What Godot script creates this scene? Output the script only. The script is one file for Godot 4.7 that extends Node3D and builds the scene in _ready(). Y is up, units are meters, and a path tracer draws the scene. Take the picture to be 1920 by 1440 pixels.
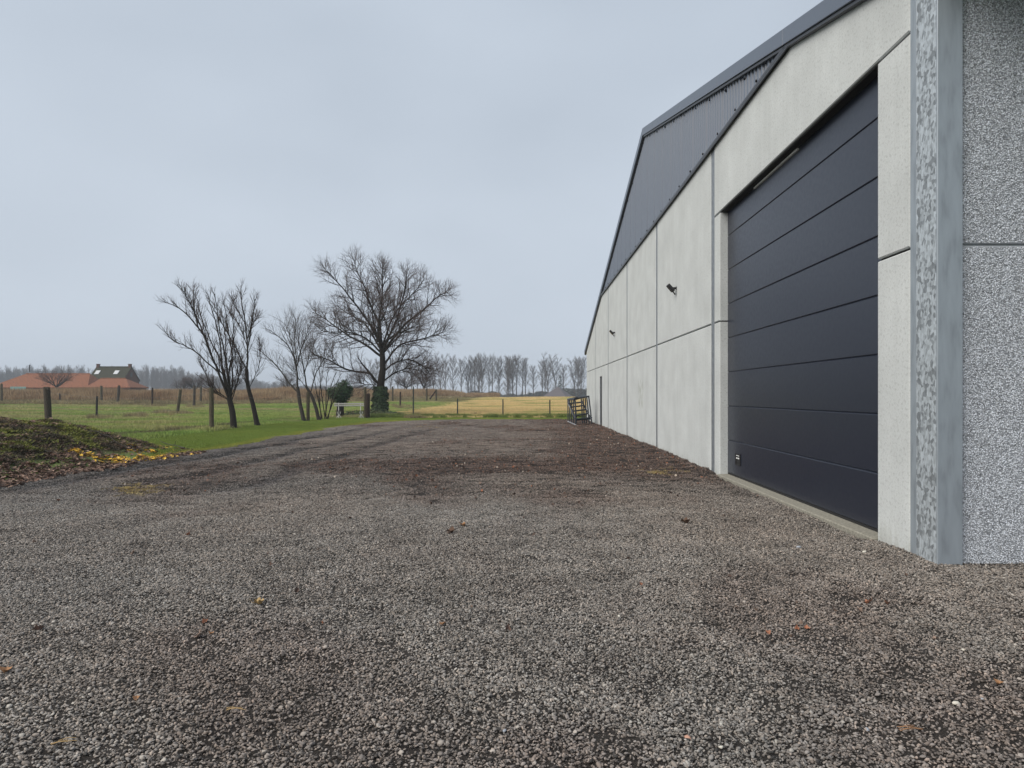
extends Node3D

# One unit is a metre; the camera stands at the origin, the warehouse wall runs along -z at x = WX.
const EYE := 1.45
const WX := 3.49
const FOCAL := 1290.0   # in pixels of a frame 1920 wide
const SHIFT := Vector2(-27.0, 21.0)   # how far the frame's centre lies from the vanishing point

var used := {}
var rng := RandomNumberGenerator.new()
var n_ground := FastNoiseLite.new()
var n_patch := FastNoiseLite.new()
var n_edge := FastNoiseLite.new()
var M := {}


# ---------------------------------------------------------------- mesh builder
class Builder:
	var v := PackedVector3Array()
	var n := PackedVector3Array()
	var uv := PackedVector2Array()
	var c := PackedColorArray()
	var idx := PackedInt32Array()
	var col := Color.WHITE
	var uv_at := Vector2.ZERO

	func add(p: Vector3, nn: Vector3, u := Vector2.ZERO) -> int:
		v.append(p)
		n.append(nn)
		uv.append(u)
		c.append(col)
		return v.size() - 1

	# a flat convex polygon whose normal points along hint
	func face(pts: Array, hint: Vector3, uvs: Array = []) -> void:
		var nn := Vector3.ZERO
		for i in range(1, pts.size() - 1):
			nn += (pts[i] - pts[0]).cross(pts[i + 1] - pts[0])
		if nn.length() < 1e-12:
			return
		nn = nn.normalized()
		var flip := nn.dot(hint) < 0.0
		if flip:
			nn = -nn
		var first := v.size()
		for i in pts.size():
			add(pts[i], nn, uvs[i] if uvs.size() else Vector2(pts[i].x + pts[i].z, pts[i].y))
		for i in range(1, pts.size() - 1):
			# clockwise seen from the side of the normal
			if flip:
				idx.append_array([first, first + i, first + i + 1])
			else:
				idx.append_array([first, first + i + 1, first + i])

	func box(center: Vector3, size: Vector3, b := Basis(), ch := 0.0) -> void:
		var h := size * 0.5
		if ch <= 0.0:
			for ax in 3:
				for s in [-1.0, 1.0]:
					var u := (ax + 1) % 3
					var w := (ax + 2) % 3
					var pts := []
					for k in [[-1, -1], [1, -1], [1, 1], [-1, 1]]:
						var p := Vector3.ZERO
						p[ax] = s * h[ax]
						p[u] = k[0] * h[u]
						p[w] = k[1] * h[w]
						pts.append(center + b * p)
					var nn := Vector3.ZERO
					nn[ax] = s
					face(pts, b * nn)
			return
		for ax in 3:
			var u := (ax + 1) % 3
			var w := (ax + 2) % 3
			for s in [-1.0, 1.0]:
				var pts := []
				for k in [[-1, -1], [1, -1], [1, 1], [-1, 1]]:
					var p := Vector3.ZERO
					p[ax] = s * h[ax]
					p[u] = k[0] * (h[u] - ch)
					p[w] = k[1] * (h[w] - ch)
					pts.append(center + b * p)
				var nn := Vector3.ZERO
				nn[ax] = s
				face(pts, b * nn)
			for su in [-1.0, 1.0]:
				for sw in [-1.0, 1.0]:
					var pts := []
					for k in [[-1, 0], [1, 0], [1, 1], [-1, 1]]:
						var p := Vector3.ZERO
						p[ax] = k[0] * (h[ax] - ch)
						p[u] = su * (h[u] - (ch if k[1] == 0 else 0.0))
						p[w] = sw * (h[w] - (0.0 if k[1] == 0 else ch))
						pts.append(center + b * p)
					var nn := Vector3.ZERO
					nn[u] = su
					nn[w] = sw
					face(pts, b * nn)
		for sx in [-1.0, 1.0]:
			for sy in [-1.0, 1.0]:
				for sz in [-1.0, 1.0]:
					var s := Vector3(sx, sy, sz)
					var pts := []
					for ax in 3:
						var p := Vector3.ZERO
						for k in 3:
							p[k] = s[k] * (h[k] - (0.0 if k == ax else ch))
						pts.append(center + b * p)
					face(pts, b * s)

	func tube(pts: Array, radii: Array, sides := 6, cap := true) -> void:
		var rings := []
		var side := Vector3.ZERO
		for i in pts.size():
			var t: Vector3 = (pts[mini(i + 1, pts.size() - 1)] - pts[maxi(i - 1, 0)])
			if t.length() < 1e-9:
				t = Vector3.UP
			t = t.normalized()
			if side == Vector3.ZERO:
				side = t.cross(Vector3.RIGHT if absf(t.x) < 0.8 else Vector3.FORWARD).normalized()
			else:
				side = (side - t * side.dot(t)).normalized()
			var up := t.cross(side)
			var first := v.size()
			for k in sides:
				var a := TAU * k / sides
				var d := side * cos(a) + up * sin(a)
				add(pts[i] + d * radii[i], d, Vector2(float(k) / sides, i))
			rings.append(first)
		for i in pts.size() - 1:
			for k in sides:
				var k2 := (k + 1) % sides
				var a: int = rings[i] + k
				var b: int = rings[i] + k2
				var cc: int = rings[i + 1] + k2
				var d: int = rings[i + 1] + k
				idx.append_array([a, cc, b, a, d, cc])
		if cap:
			for e in [0, pts.size() - 1]:
				var ring := []
				for k in sides:
					ring.append(v[rings[e] + k])
				var out: Vector3 = pts[e] - pts[1 if e == 0 else e - 1]
				if radii[e] > 0.003:
					face(ring, out)

	# a convex outline in (depth, height) extruded along x from x0 (front, chamfered) to x1
	func wall(outline: Array, x0: float, x1: float, ch: float, uv_scale := 7.0) -> void:
		var inner := Builder.inset(outline, ch)
		var lo := Vector2(1e9, 1e9)
		for p in outline:
			lo = lo.min(p)
		var s := signf(x1 - x0)
		var f := []
		var fu := []
		for p in inner:
			f.append(Vector3(x0, p.y, -p.x))
			fu.append((p - lo) / uv_scale + uv_at)
		face(f, Vector3(-s, 0, 0), fu)
		var back := []
		for p in outline:
			back.append(Vector3(x1, p.y, -p.x))
		face(back, Vector3(s, 0, 0))
		var mid := Vector2.ZERO
		for p in outline:
			mid += p / outline.size()
		for i in outline.size():
			var j := (i + 1) % outline.size()
			var a: Vector2 = outline[i]
			var b: Vector2 = outline[j]
			var e := (b - a).normalized()
			var o := Vector2(e.y, -e.x)
			if o.dot((a + b) * 0.5 - mid) < 0.0:
				o = -o
			var o3 := Vector3(0, o.y, -o.x)
			var ua: Vector2 = (a - lo) / uv_scale + uv_at
			var ub: Vector2 = (b - lo) / uv_scale + uv_at
			face([Vector3(x0 + s * ch, a.y, -a.x), Vector3(x0 + s * ch, b.y, -b.x), Vector3(x1, b.y, -b.x), Vector3(x1, a.y, -a.x)], o3, [ua, ub, ub + Vector2(0.03, 0.03), ua + Vector2(0.03, 0.03)])
			if ch > 0.0:
				var ai: Vector2 = inner[i]
				var bi: Vector2 = inner[j]
				face([Vector3(x0 + s * ch, a.y, -a.x), Vector3(x0 + s * ch, b.y, -b.x), Vector3(x0, bi.y, -bi.x), Vector3(x0, ai.y, -ai.x)], o3 + Vector3(-s, 0, 0), [ua, ub, ub, ua])

	static func inset(outline: Array, by: float) -> Array:
		var count := outline.size()
		var mid := Vector2.ZERO
		for p in outline:
			mid += p / count
		var res := []
		for i in count:
			var a: Vector2 = outline[(i + count - 1) % count]
			var b: Vector2 = outline[i]
			var c2: Vector2 = outline[(i + 1) % count]
			var e1 := (b - a).normalized()
			var e2 := (c2 - b).normalized()
			var n1 := Vector2(e1.y, -e1.x)
			var n2 := Vector2(e2.y, -e2.x)
			if n1.dot((a + b) * 0.5 - mid) > 0.0:
				n1 = -n1
			if n2.dot((b + c2) * 0.5 - mid) > 0.0:
				n2 = -n2
			var bis := (n1 + n2)
			res.append(b + bis * by / maxf(0.3, 1.0 + n1.dot(n2)))
		return res

	func mesh(origin := Vector3.ZERO) -> ArrayMesh:
		var a := []
		a.resize(Mesh.ARRAY_MAX)
		var p := v
		if origin != Vector3.ZERO:
			p = v.duplicate()
			for i in p.size():
				p[i] -= origin
		a[Mesh.ARRAY_VERTEX] = p
		a[Mesh.ARRAY_NORMAL] = n
		a[Mesh.ARRAY_TEX_UV] = uv
		a[Mesh.ARRAY_COLOR] = c
		a[Mesh.ARRAY_INDEX] = idx
		var m := ArrayMesh.new()
		m.add_surface_from_arrays(Mesh.PRIMITIVE_TRIANGLES, a)
		return m


# ---------------------------------------------------------------- naming and tagging
func numbered(called: String) -> String:
	var k: int = used.get(called, 0)
	used[called] = k + 1
	return called if k == 0 else "%s_%03d" % [called, k]


func tag(o: Node, label: String, category := "", group := "", kind := "") -> void:
	if label:
		o.set_meta("label", label)
	if category:
		o.set_meta("category", category)
	if group:
		o.set_meta("group", group)
	if kind:
		o.set_meta("kind", kind)


func thing(called: String, label: String, category: String, at_point := Vector3.ZERO, group := "") -> Node3D:
	var o := Node3D.new()
	o.name = numbered(called)
	add_child(o, true)
	o.position = at_point
	tag(o, label, category, group)
	return o


# commits a builder as one named mesh; its vertices are in the world, origin is where the parent stands
func build(called: String, b: Builder, m: Material, parent: Node = null, origin := Vector3.ZERO) -> MeshInstance3D:
	var o := MeshInstance3D.new()
	o.mesh = b.mesh(origin)
	o.material_override = m
	o.name = numbered(called) if parent == null else called
	(self if parent == null else parent).add_child(o, true)
	return o


func lin(r: float, g: float, b: float) -> Color:
	return Color(r, g, b).linear_to_srgb()


func mat(called: String, color: Color, rough: float, metal := 0.0) -> StandardMaterial3D:
	var m := StandardMaterial3D.new()
	m.resource_name = called
	m.albedo_color = color
	m.roughness = rough
	m.metallic = metal
	M[called] = m
	return m


func vmat(called: String, rough: float) -> StandardMaterial3D:
	var m := mat(called, Color.WHITE, rough)
	m.vertex_color_use_as_albedo = true
	return m


func noise_tex(freq: float, stops: Array, seed_value: int, kind := FastNoiseLite.TYPE_SIMPLEX_SMOOTH, size := 512, octaves := 4) -> NoiseTexture2D:
	var f := FastNoiseLite.new()
	f.noise_type = kind
	f.seed = seed_value
	f.frequency = freq
	f.fractal_octaves = octaves
	if kind == FastNoiseLite.TYPE_CELLULAR:
		f.cellular_return_type = FastNoiseLite.RETURN_CELL_VALUE
		f.fractal_type = FastNoiseLite.FRACTAL_NONE
		f.domain_warp_enabled = true
		f.domain_warp_amplitude = 14.0
		f.domain_warp_frequency = 0.02
	var t := NoiseTexture2D.new()
	t.width = size
	t.height = size
	t.seamless = true
	t.noise = f
	var g := Gradient.new()
	var at_list := PackedFloat32Array()
	var colors := PackedColorArray()
	for s in stops:
		at_list.append(s[0])
		colors.append(s[1] if s[1] is Color else Color(s[1], s[1], s[1]))
	g.offsets = at_list
	g.colors = colors
	t.color_ramp = g
	return t


func triplanar(m: StandardMaterial3D, tex: Texture2D, scale := Vector3.ONE) -> StandardMaterial3D:
	m.albedo_texture = tex
	m.uv1_triplanar = true
	m.uv1_world_triplanar = true
	m.uv1_scale = scale
	return m


func relief(m: StandardMaterial3D, tex: Texture2D, depth_cm: float) -> StandardMaterial3D:
	m.heightmap_enabled = true
	m.heightmap_texture = tex
	m.heightmap_scale = depth_cm
	return m


# ---------------------------------------------------------------- places
# the point at depth d (metres along -z) that the surveyed pixel x, y of the 1920 x 1440 frame shows
func at(px: float, py: float, d: float) -> Vector3:
	return Vector3((px - 960.0 + SHIFT.x) / FOCAL * d, EYE + (720.0 - py + SHIFT.y) / FOCAL * d, -d)


func ground_at(px: float, py: float) -> Vector3:
	var last := at(px, py, 2.0)
	var d := 2.0
	while d < 400.0:
		var p := at(px, py, d)
		if p.y <= land(p.x, p.z):
			return Vector3(p.x, land(p.x, p.z), p.z)
		d += 0.1
	return last


# how far inside the gravel yard a place is (negative outside)
func yard_in(x: float, z: float) -> float:
	var d := -z
	var wob := n_edge.get_noise_2d(x * 2.0, z * 2.0) * 0.35
	var a := x + 8.5
	var b := 41.0 - d
	var r := 7.0
	var s := minf(a, b)
	if a < r and b < r:
		s = r - Vector2(r - a, r - b).length()
	return s + wob


func mound(x: float, z: float) -> float:
	var d := -z
	var across := smoothstep(8.25, 11.6, -x)
	var along := 1.0 - smoothstep(16.2, 19.3, d + 0.6 * n_edge.get_noise_2d(x * 3.0, 7.0))
	var bumps := n_edge.get_noise_2d(x * 6.0, z * 6.0) * 0.13 + n_edge.get_noise_2d(x * 17.0, z * 17.0) * 0.05
	return 0.82 * across * along + bumps * along * smoothstep(8.25, 9.3, -x)


# height of the open land, without the yard's own relief
func land(x: float, z: float) -> float:
	var d := -z
	var h := 0.0
	if d > 44.0:
		h = 0.95 * smoothstep(0.0, 1.0, clampf((d - 40.0) / 95.0, 0.0, 1.0))
	if d > 135.0:
		h -= 2.6 * smoothstep(135.0, 320.0, d)
	h += n_ground.get_noise_2d(x * 0.35, z * 0.35) * 0.14 * smoothstep(42.0, 60.0, d)
	h += n_ground.get_noise_2d(x * 1.7, z * 1.7) * 0.05 * (1.0 - clampf(yard_in(x, z) / 1.5 + 0.5, 0.0, 1.0))
	return h + mound(x, z)


func soil(x: float, z: float) -> float:
	var d := -z
	var nz := n_patch.get_noise_2d(x * 1.0, z * 0.7)
	var s := smoothstep(0.16, 0.5, nz) * 0.5 + smoothstep(0.0, 0.6, n_patch.get_noise_2d(x * 4.0 + 40.0, z * 4.0)) * 0.18
	s *= 0.7 + 0.3 * smoothstep(6.0, 12.0, d)
	var e := Vector2((x + 1.2) / 3.6, (d - 14.2) / 1.7).length() + n_patch.get_noise_2d(x * 3.0, z * 3.0 + 9.0) * 0.6
	s += 0.95 * (1.0 - smoothstep(0.15, 1.5, e))
	var wall_strip := smoothstep(-0.4, 2.6, x + n_patch.get_noise_2d(x * 2.0, z) * 1.2) * smoothstep(9.0, 14.0, d)
	s += wall_strip * 0.65
	s += 0.36 * smoothstep(8.5, 15.0, d) * (1.0 - 0.7 * smoothstep(-4.0, -7.5, x))
	return clampf(s, 0.0, 1.0)


func rut(x: float, z: float) -> float:
	var d := -z
	var k := 0.0
	for c in [-7.6, -6.1, -4.6]:
		var off: float = c + 0.035 * (d - 12.0) + 0.35 * n_patch.get_noise_2d(z * 1.2, c * 30.0)
		k = maxf(k, 1.0 - smoothstep(0.05, 0.42, absf(x - off)))
	return k * smoothstep(9.5, 12.0, d) * (1.0 - smoothstep(26.0, 34.0, d))


func yard_height(x: float, z: float) -> float:
	var h := n_ground.get_noise_2d(x * 1.1, z * 1.1) * 0.035 + n_ground.get_noise_2d(x * 7.0, z * 7.0) * 0.012
	h += n_ground.get_noise_2d(x * 22.0, z * 22.0) * (0.008 + 0.040 * soil(x, z))
	h -= 0.06 * rut(x, z)
	h += n_ground.get_noise_2d(x * 5.0, z * 11.0 + 50.0) * 0.035 * soil(x, z)
	h += 0.03 * smoothstep(2.9, 3.45, x) * smoothstep(12.6, 13.4, -z)
	h -= 0.045 * smoothstep(2.6, 3.3, x) * smoothstep(6.6, 7.2, -z) * (1.0 - smoothstep(11.9, 12.6, -z))
	return h


func yard_color(x: float, z: float) -> Color:
	var s := soil(x, z)
	var grey := Color(0.250, 0.237, 0.222)
	var warm := n_patch.get_noise_2d(x * 0.8 + 90.0, z * 0.8)
	grey = grey.lerp(Color(0.262, 0.230, 0.203), clampf(0.5 + warm, 0.0, 1.0) * 0.7)
	grey = grey.lerp(Color(0.115, 0.117, 0.125), rut(x, z) * 0.8)
	grey = grey.lerp(Color(0.115, 0.117, 0.124), smoothstep(-6.0, -8.0, x + warm) * smoothstep(8.5, 11.0, -z) * (1.0 - smoothstep(22.0, 32.0, -z)) * 0.6)
	var mottle := 1.0 + 0.22 * n_patch.get_noise_2d(x * 6.0, z * 6.0) + 0.12 * n_patch.get_noise_2d(x * 1.5, z * 3.5 + 20.0)
	var c := grey.lerp(Color(0.140, 0.092, 0.078), s * 0.8)
	return Color(c.r * mottle, c.g * mottle, c.b * mottle)


func _ready() -> void:
	rng.seed = 4711
	n_ground.seed = 3
	n_ground.frequency = 0.11
	n_ground.fractal_octaves = 3
	n_patch.seed = 11
	n_patch.frequency = 0.22
	n_patch.fractal_octaves = 3
	n_edge.seed = 5
	n_edge.frequency = 0.16
	n_edge.fractal_octaves = 2

	# camera
	var cam := Camera3D.new()
	cam.name = "camera"
	cam.projection = Camera3D.PROJECTION_FRUSTUM
	cam.near = 0.1
	cam.far = 3000.0
	cam.size = 2.0 * 0.1 * 720.0 / FOCAL
	cam.frustum_offset = SHIFT * 0.1 / FOCAL
	cam.position = Vector3(0, EYE, 0)
	add_child(cam)
	cam.current = true

	# sky, haze and exposure
	var env := Environment.new()
	env.background_mode = Environment.BG_SKY
	env.sky = make_sky()
	env.tonemap_mode = Environment.TONE_MAPPER_LINEAR
	env.tonemap_exposure = 1.55
	env.sdfgi_enabled = true
	env.ssao_enabled = true
	env.ssil_enabled = true
	env.fog_enabled = true
	env.fog_density = 0.0007
	env.fog_light_color = lin(0.72, 0.80, 0.90)
	var we := WorldEnvironment.new()
	we.name = "environment"
	we.environment = env
	add_child(we)

	# the sun behind the cloud cover: broad and soft, from behind and to the left of the camera
	var sun := DirectionalLight3D.new()
	sun.name = "sun"
	sun.light_energy = 0.56
	sun.light_color = Color(1.0, 0.975, 0.94)
	sun.light_angular_distance = 50.0
	sun.shadow_enabled = true
	sun.look_at_from_position(Vector3(-9, 10, 6), Vector3.ZERO, Vector3.UP)
	add_child(sun)

	make_materials()
	make_ground()
	make_yard()
	make_warehouse()
	make_wall_lights()
	make_farm()
	make_right_house()
	make_poplars()
	make_distant_woods()
	make_reeds()
	make_stubble()
	make_grass()
	make_mound_cover()
	make_trees()
	make_ivy_and_bush()
	make_bench()
	make_posts()
	make_wire_fence()
	make_feeder()
	make_litter()


func make_sky() -> Sky:
	var s := Sky.new()
	var m := ProceduralSkyMaterial.new()
	m.sky_top_color = lin(0.262, 0.305, 0.366)
	m.sky_horizon_color = lin(0.370, 0.415, 0.472)
	m.sky_curve = 0.5
	m.ground_bottom_color = lin(0.08, 0.08, 0.075)
	m.ground_horizon_color = lin(0.30, 0.34, 0.39)
	m.sun_angle_max = 0.0
	# broad, soft cloud mottling worked out on the sphere, so that it has no seam
	var f := FastNoiseLite.new()
	f.seed = 21
	f.frequency = 1.1
	f.fractal_octaves = 4
	var im := Image.create(512, 256, false, Image.FORMAT_RGBAF)
	for y in 256:
		var up := PI * (0.5 - (y + 0.5) / 256.0)
		for x in 512:
			var a := TAU * (x + 0.5) / 512.0
			var p := Vector3(cos(up) * sin(a), sin(up) * 2.2, cos(up) * cos(a))
			var k := clampf(0.5 + 0.8 * f.get_noise_3dv(p * 1.5), 0.0, 1.0)
			im.set_pixel(x, y, Color(0.9 * k, 0.95 * k, 1.0 * k, 1.0))
	m.sky_cover = ImageTexture.create_from_image(im)
	m.sky_cover_modulate = Color(0.27, 0.27, 0.27)
	s.sky_material = m
	return s


# pale precast concrete: mottling, faint runs down the face and splashed dirt along the foot
func concrete_image(seed_value: int, stained: bool) -> ImageTexture:
	var f := FastNoiseLite.new()
	f.seed = seed_value
	f.frequency = 0.012
	f.fractal_octaves = 5
	var g := FastNoiseLite.new()
	g.seed = seed_value + 50
	g.frequency = 0.05
	g.fractal_octaves = 3
	var im := Image.create(512, 512, false, Image.FORMAT_RGB8)
	for y in 512:
		for x in 512:
			# v runs down in the picture, up on the wall
			var blot := f.get_noise_2d(x, y) * 0.05
			var run := g.get_noise_2d(x * 1.6, y * 0.07) * 0.018
			var fine := g.get_noise_2d(x * 9.0, y * 9.0) * 0.03
			var k := 0.93 + blot + run + fine
			var foot := 1.0 - smoothstep(20.0, 42.0, y + 16.0 * g.get_noise_2d(x * 2.0, 3.0))
			var c := Color(k, k * 0.998, k * 0.985)
			c = c.lerp(Color(0.70, 0.69, 0.64), foot * 0.35)
			if stained:
				var dx := absf(x - 178.0) / 40.0
				var top := 118.0 + 8.0 * sin(x * 0.25)
				var drip := smoothstep(0.0, 0.35, g.get_noise_2d(x * 4.0, y * 0.55)) * (1.0 - smoothstep(0.5, 1.0, dx)) * smoothstep(95.0, 125.0, y) * (1.0 - smoothstep(top + 36.0, top + 52.0, y))
				c = c.lerp(Color(0.52, 0.53, 0.43), drip * 0.55)
			im.set_pixel(x, y, Color(clampf(c.r, 0, 1), clampf(c.g, 0, 1), clampf(c.b, 0, 1)))
	return ImageTexture.create_from_image(im)


func make_materials() -> void:
	var fine := noise_tex(0.03, [[0.0, 0.72], [1.0, 1.0]], 8)
	for k in 3:
		var m := mat("concrete_%d" % k, lin(0.665, 0.71, 0.745), 0.9)
		m.albedo_texture = concrete_image(100 + k * 7, k == 2)
		m.detail_enabled = true
		m.detail_blend_mode = BaseMaterial3D.BLEND_MODE_MUL
		m.detail_uv_layer = BaseMaterial3D.DETAIL_UV_2
		m.detail_albedo = noise_tex(0.05, [[0.0, 0.86], [0.5, 1.0], [1.0, 0.95]], 60)
		m.uv2_triplanar = true
		m.uv2_world_triplanar = true
		m.uv2_scale = Vector3(0.9, 0.9, 0.9)
	triplanar(mat("sill", lin(0.36, 0.35, 0.30), 0.95), fine, Vector3(1.4, 1.4, 1.4))
	triplanar(mat("dark_joint", lin(0.03, 0.03, 0.03), 0.9), fine)
	mat("cladding", lin(0.120, 0.150, 0.205), 0.40)
	mat("flashing", lin(0.104, 0.130, 0.178), 0.40)
	mat("dark_steel", lin(0.030, 0.033, 0.040), 0.4)
	var door := mat("door", lin(0.016, 0.021, 0.037), 0.42)
	door.roughness_texture = noise_tex(0.02, [[0.0, 0.27], [1.0, 0.38]], 71)
	door.roughness = 1.0
	door.uv1_triplanar = true
	door.uv1_world_triplanar = true
	mat("rubber", lin(0.012, 0.012, 0.013), 0.7)
	mat("pale_plastic", lin(0.85, 0.87, 0.88), 0.5)  # latch and handle plastic, also the strip painted as daylight over the door
	triplanar(mat("strip_steel", lin(0.27, 0.30, 0.335), 0.5, 0.25), noise_tex(0.02, [[0.0, 0.8], [1.0, 1.0]], 33), Vector3(0.8, 0.8, 0.8))
	var sp := triplanar(mat("spangle", lin(0.58, 0.65, 0.71), 0.5, 0.25), noise_tex(0.05, [[0.0, 0.66], [0.2, 0.70], [0.30, 0.76], [0.38, 0.86], [0.6, 0.93], [1.0, 1.0]], 17, FastNoiseLite.TYPE_CELLULAR, 512), Vector3(1.25, 1.1, 1.25))
	sp.detail_enabled = true
	sp.detail_blend_mode = BaseMaterial3D.BLEND_MODE_MUL
	sp.detail_uv_layer = BaseMaterial3D.DETAIL_UV_2
	sp.detail_albedo = noise_tex(0.03, [[0.0, 0.72], [0.45, 0.95], [1.0, 1.0]], 18, FastNoiseLite.TYPE_SIMPLEX_SMOOTH, 512, 5)
	sp.uv2_triplanar = true
	sp.uv2_world_triplanar = true
	sp.uv2_scale = Vector3(2.0, 0.7, 2.0)
	sp.uv1_triplanar_sharpness = 8.0
	triplanar(mat("column_plain", lin(0.33, 0.38, 0.43), 0.46, 0.25), noise_tex(0.012, [[0.0, 0.86], [0.4, 0.95], [1.0, 1.0]], 44), Vector3(1.6, 0.35, 1.6))
	mat("chip_backing", lin(0.30, 0.325, 0.36), 0.95)
	vmat("chips", 0.75)
	var rough_ground := noise_tex(0.04, [[0.0, 0.45], [0.5, 0.85], [1.0, 1.0]], 91, FastNoiseLite.TYPE_SIMPLEX_SMOOTH, 1024, 5)
	triplanar(vmat("earth", 1.0), rough_ground, Vector3(0.45, 0.45, 0.45))
	var bed := noise_tex(0.09, [[0.0, 0.30], [0.5, 0.65], [1.0, 1.0]], 92, FastNoiseLite.TYPE_SIMPLEX_SMOOTH, 1024, 3)
	relief(triplanar(vmat("gravel_bed", 1.0), bed, Vector3(1.1, 1.1, 1.1)), bed, 1.2)
	vmat("stones", 0.8)
	for nm in ["grass", "straw", "reed", "leaf_litter", "foliage", "moss"]:
		var g := vmat(nm, 0.8)
		g.backlight = Color(0.5, 0.5, 0.4)
	M.leaf_litter.backlight = Color(0.1, 0.1, 0.1)
	var bark := noise_tex(0.03, [[0.0, 0.5], [1.0, 1.0]], 120)
	triplanar(mat("bark_dark", lin(0.036, 0.030, 0.024), 0.95), bark, Vector3(3, 0.7, 3))
	triplanar(mat("bark_green", lin(0.080, 0.072, 0.050), 0.95), bark, Vector3(3, 0.7, 3))
	triplanar(mat("bark_pale", lin(0.075, 0.066, 0.056), 0.95), bark, Vector3(3, 0.7, 3))
	mat("twig_dark", lin(0.078, 0.052, 0.045), 0.95)
	mat("twig_pale", lin(0.075, 0.060, 0.055), 0.95)
	mat("twig_far", lin(0.072, 0.056, 0.042), 0.95)
	triplanar(mat("wood_post", lin(0.135, 0.118, 0.075), 0.95), noise_tex(0.02, [[0.0, 0.35], [0.5, 0.8], [1.0, 1.0]], 130), Vector3(7, 0.6, 7))
	triplanar(mat("wood_grey", lin(0.095, 0.080, 0.064), 0.95), noise_tex(0.02, [[0.0, 0.35], [0.5, 0.8], [1.0, 1.0]], 131), Vector3(7, 0.6, 7))
	triplanar(mat("wood_brown", lin(0.062, 0.040, 0.028), 0.95), noise_tex(0.02, [[0.0, 0.5], [1.0, 1.0]], 132), Vector3(5, 0.5, 5))
	mat("black_plastic", lin(0.012, 0.012, 0.013), 0.6)
	mat("fence_metal", lin(0.035, 0.045, 0.040), 0.5, 0.2)
	mat("wire", lin(0.20, 0.21, 0.20), 0.5, 0.4)
	triplanar(mat("white_paint", lin(0.62, 0.60, 0.56), 0.7), noise_tex(0.05, [[0.0, 0.35], [0.42, 0.75], [0.6, 1.0], [1.0, 1.0]], 140), Vector3(2, 2, 2))
	mat("iron_white", lin(0.66, 0.66, 0.64), 0.55)
	mat("feeder_metal", lin(0.040, 0.048, 0.062), 0.5, 0.2)
	mat("feeder_pale", lin(0.33, 0.34, 0.36), 0.5, 0.3)
	mat("lamp_black", lin(0.012, 0.013, 0.015), 0.45)
	mat("lamp_glass", lin(0.05, 0.055, 0.06), 0.12)
	triplanar(mat("red_tile", lin(0.27, 0.100, 0.052), 0.9), noise_tex(0.03, [[0.0, Color(0.45, 0.5, 0.45)], [0.4, Color(0.75, 0.8, 0.75)], [0.6, 1.0], [1.0, 1.0]], 150), Vector3(0.22, 0.3, 0.22))
	triplanar(mat("mossy_tile", lin(0.046, 0.042, 0.030), 0.9), noise_tex(0.03, [[0.0, Color(0.5, 0.6, 0.4)], [0.5, Color(0.8, 0.85, 0.7)], [1.0, 1.0]], 151), Vector3(0.3, 0.3, 0.3))
	triplanar(mat("brick", lin(0.15, 0.078, 0.058), 0.92), noise_tex(0.08, [[0.0, 0.6], [1.0, 1.0]], 152), Vector3(0.5, 0.8, 0.5))
	mat("teal_paint", lin(0.17, 0.34, 0.34), 0.7)
	mat("skylight", lin(0.55, 0.58, 0.62), 0.2)
	triplanar(mat("slate_tile", lin(0.13, 0.115, 0.125), 0.85), noise_tex(0.06, [[0.0, 0.7], [1.0, 1.0]], 153), Vector3(0.4, 0.4, 0.4))
	mat("render_wall", lin(0.42, 0.36, 0.27), 0.9)
	mat("pale_wall", lin(0.40, 0.43, 0.46), 0.9)


# ---------------------------------------------------------------- ground
func stops(parts: Array) -> Array:
	var res := []
	for p in parts:
		var x: float = p[0]
		while x < p[1] - 1e-6:
			res.append(x)
			x += p[2]
	res.append(parts[-1][1])
	return res


func is_stubble(x: float, z: float) -> float:
	# the stubble field: right of a slanting edge that runs from the fence towards the end of the reeds
	var d := -z
	var edge := -8.6 + (d - 44.0) * 0.02 + n_edge.get_noise_2d(3.0, z * 1.5) * 1.5
	return smoothstep(-1.2, 1.2, x - edge) * smoothstep(43.6, 44.6, d + n_edge.get_noise_2d(x * 4.0, 1.0) * 0.5)


func earth_color(x: float, z: float) -> Color:
	var d := -z
	var nz := n_patch.get_noise_2d(x * 0.5, z * 0.5)
	var green := Color(0.205, 0.315, 0.065)
	var c := green.lerp(Color(0.31, 0.36, 0.105), clampf(0.45 + nz, 0.0, 1.0))
	# dry strips across the meadow
	var dry := smoothstep(0.1, 0.5, n_patch.get_noise_2d(x * 0.18, z * 0.9 + 31.0) + 0.12)
	c = c.lerp(Color(0.44, 0.36, 0.20), dry * 0.6 * smoothstep(24.0, 30.0, d))
	# lawn beside the yard
	var lawn := smoothstep(-12.9, -12.2, x) * (1.0 - smoothstep(43.2, 44.2, d))
	c = c.lerp(Color(0.15, 0.235, 0.045), lawn)
	# the worn track behind the tree row
	var track := 1.0 - smoothstep(0.3, 1.0, absf(x + 14.3 + 0.6 * n_edge.get_noise_2d(z, 5.0)))
	c = c.lerp(Color(0.12, 0.095, 0.06), track * 0.8 * (1.0 - smoothstep(36.0, 44.0, d)))
	c = c.lerp(Color(0.52, 0.37, 0.14), is_stubble(x, z) * (0.85 + 0.15 * nz))
	if d > 88.0 and x < -6.0:
		c = c.lerp(Color(0.20, 0.15, 0.08), 0.7 * (1.0 - is_stubble(x, z)))
	var mo := smoothstep(0.05, 0.3, mound(x, z))
	c = c.lerp(Color(0.07, 0.055, 0.035), mo)
	return c


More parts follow.
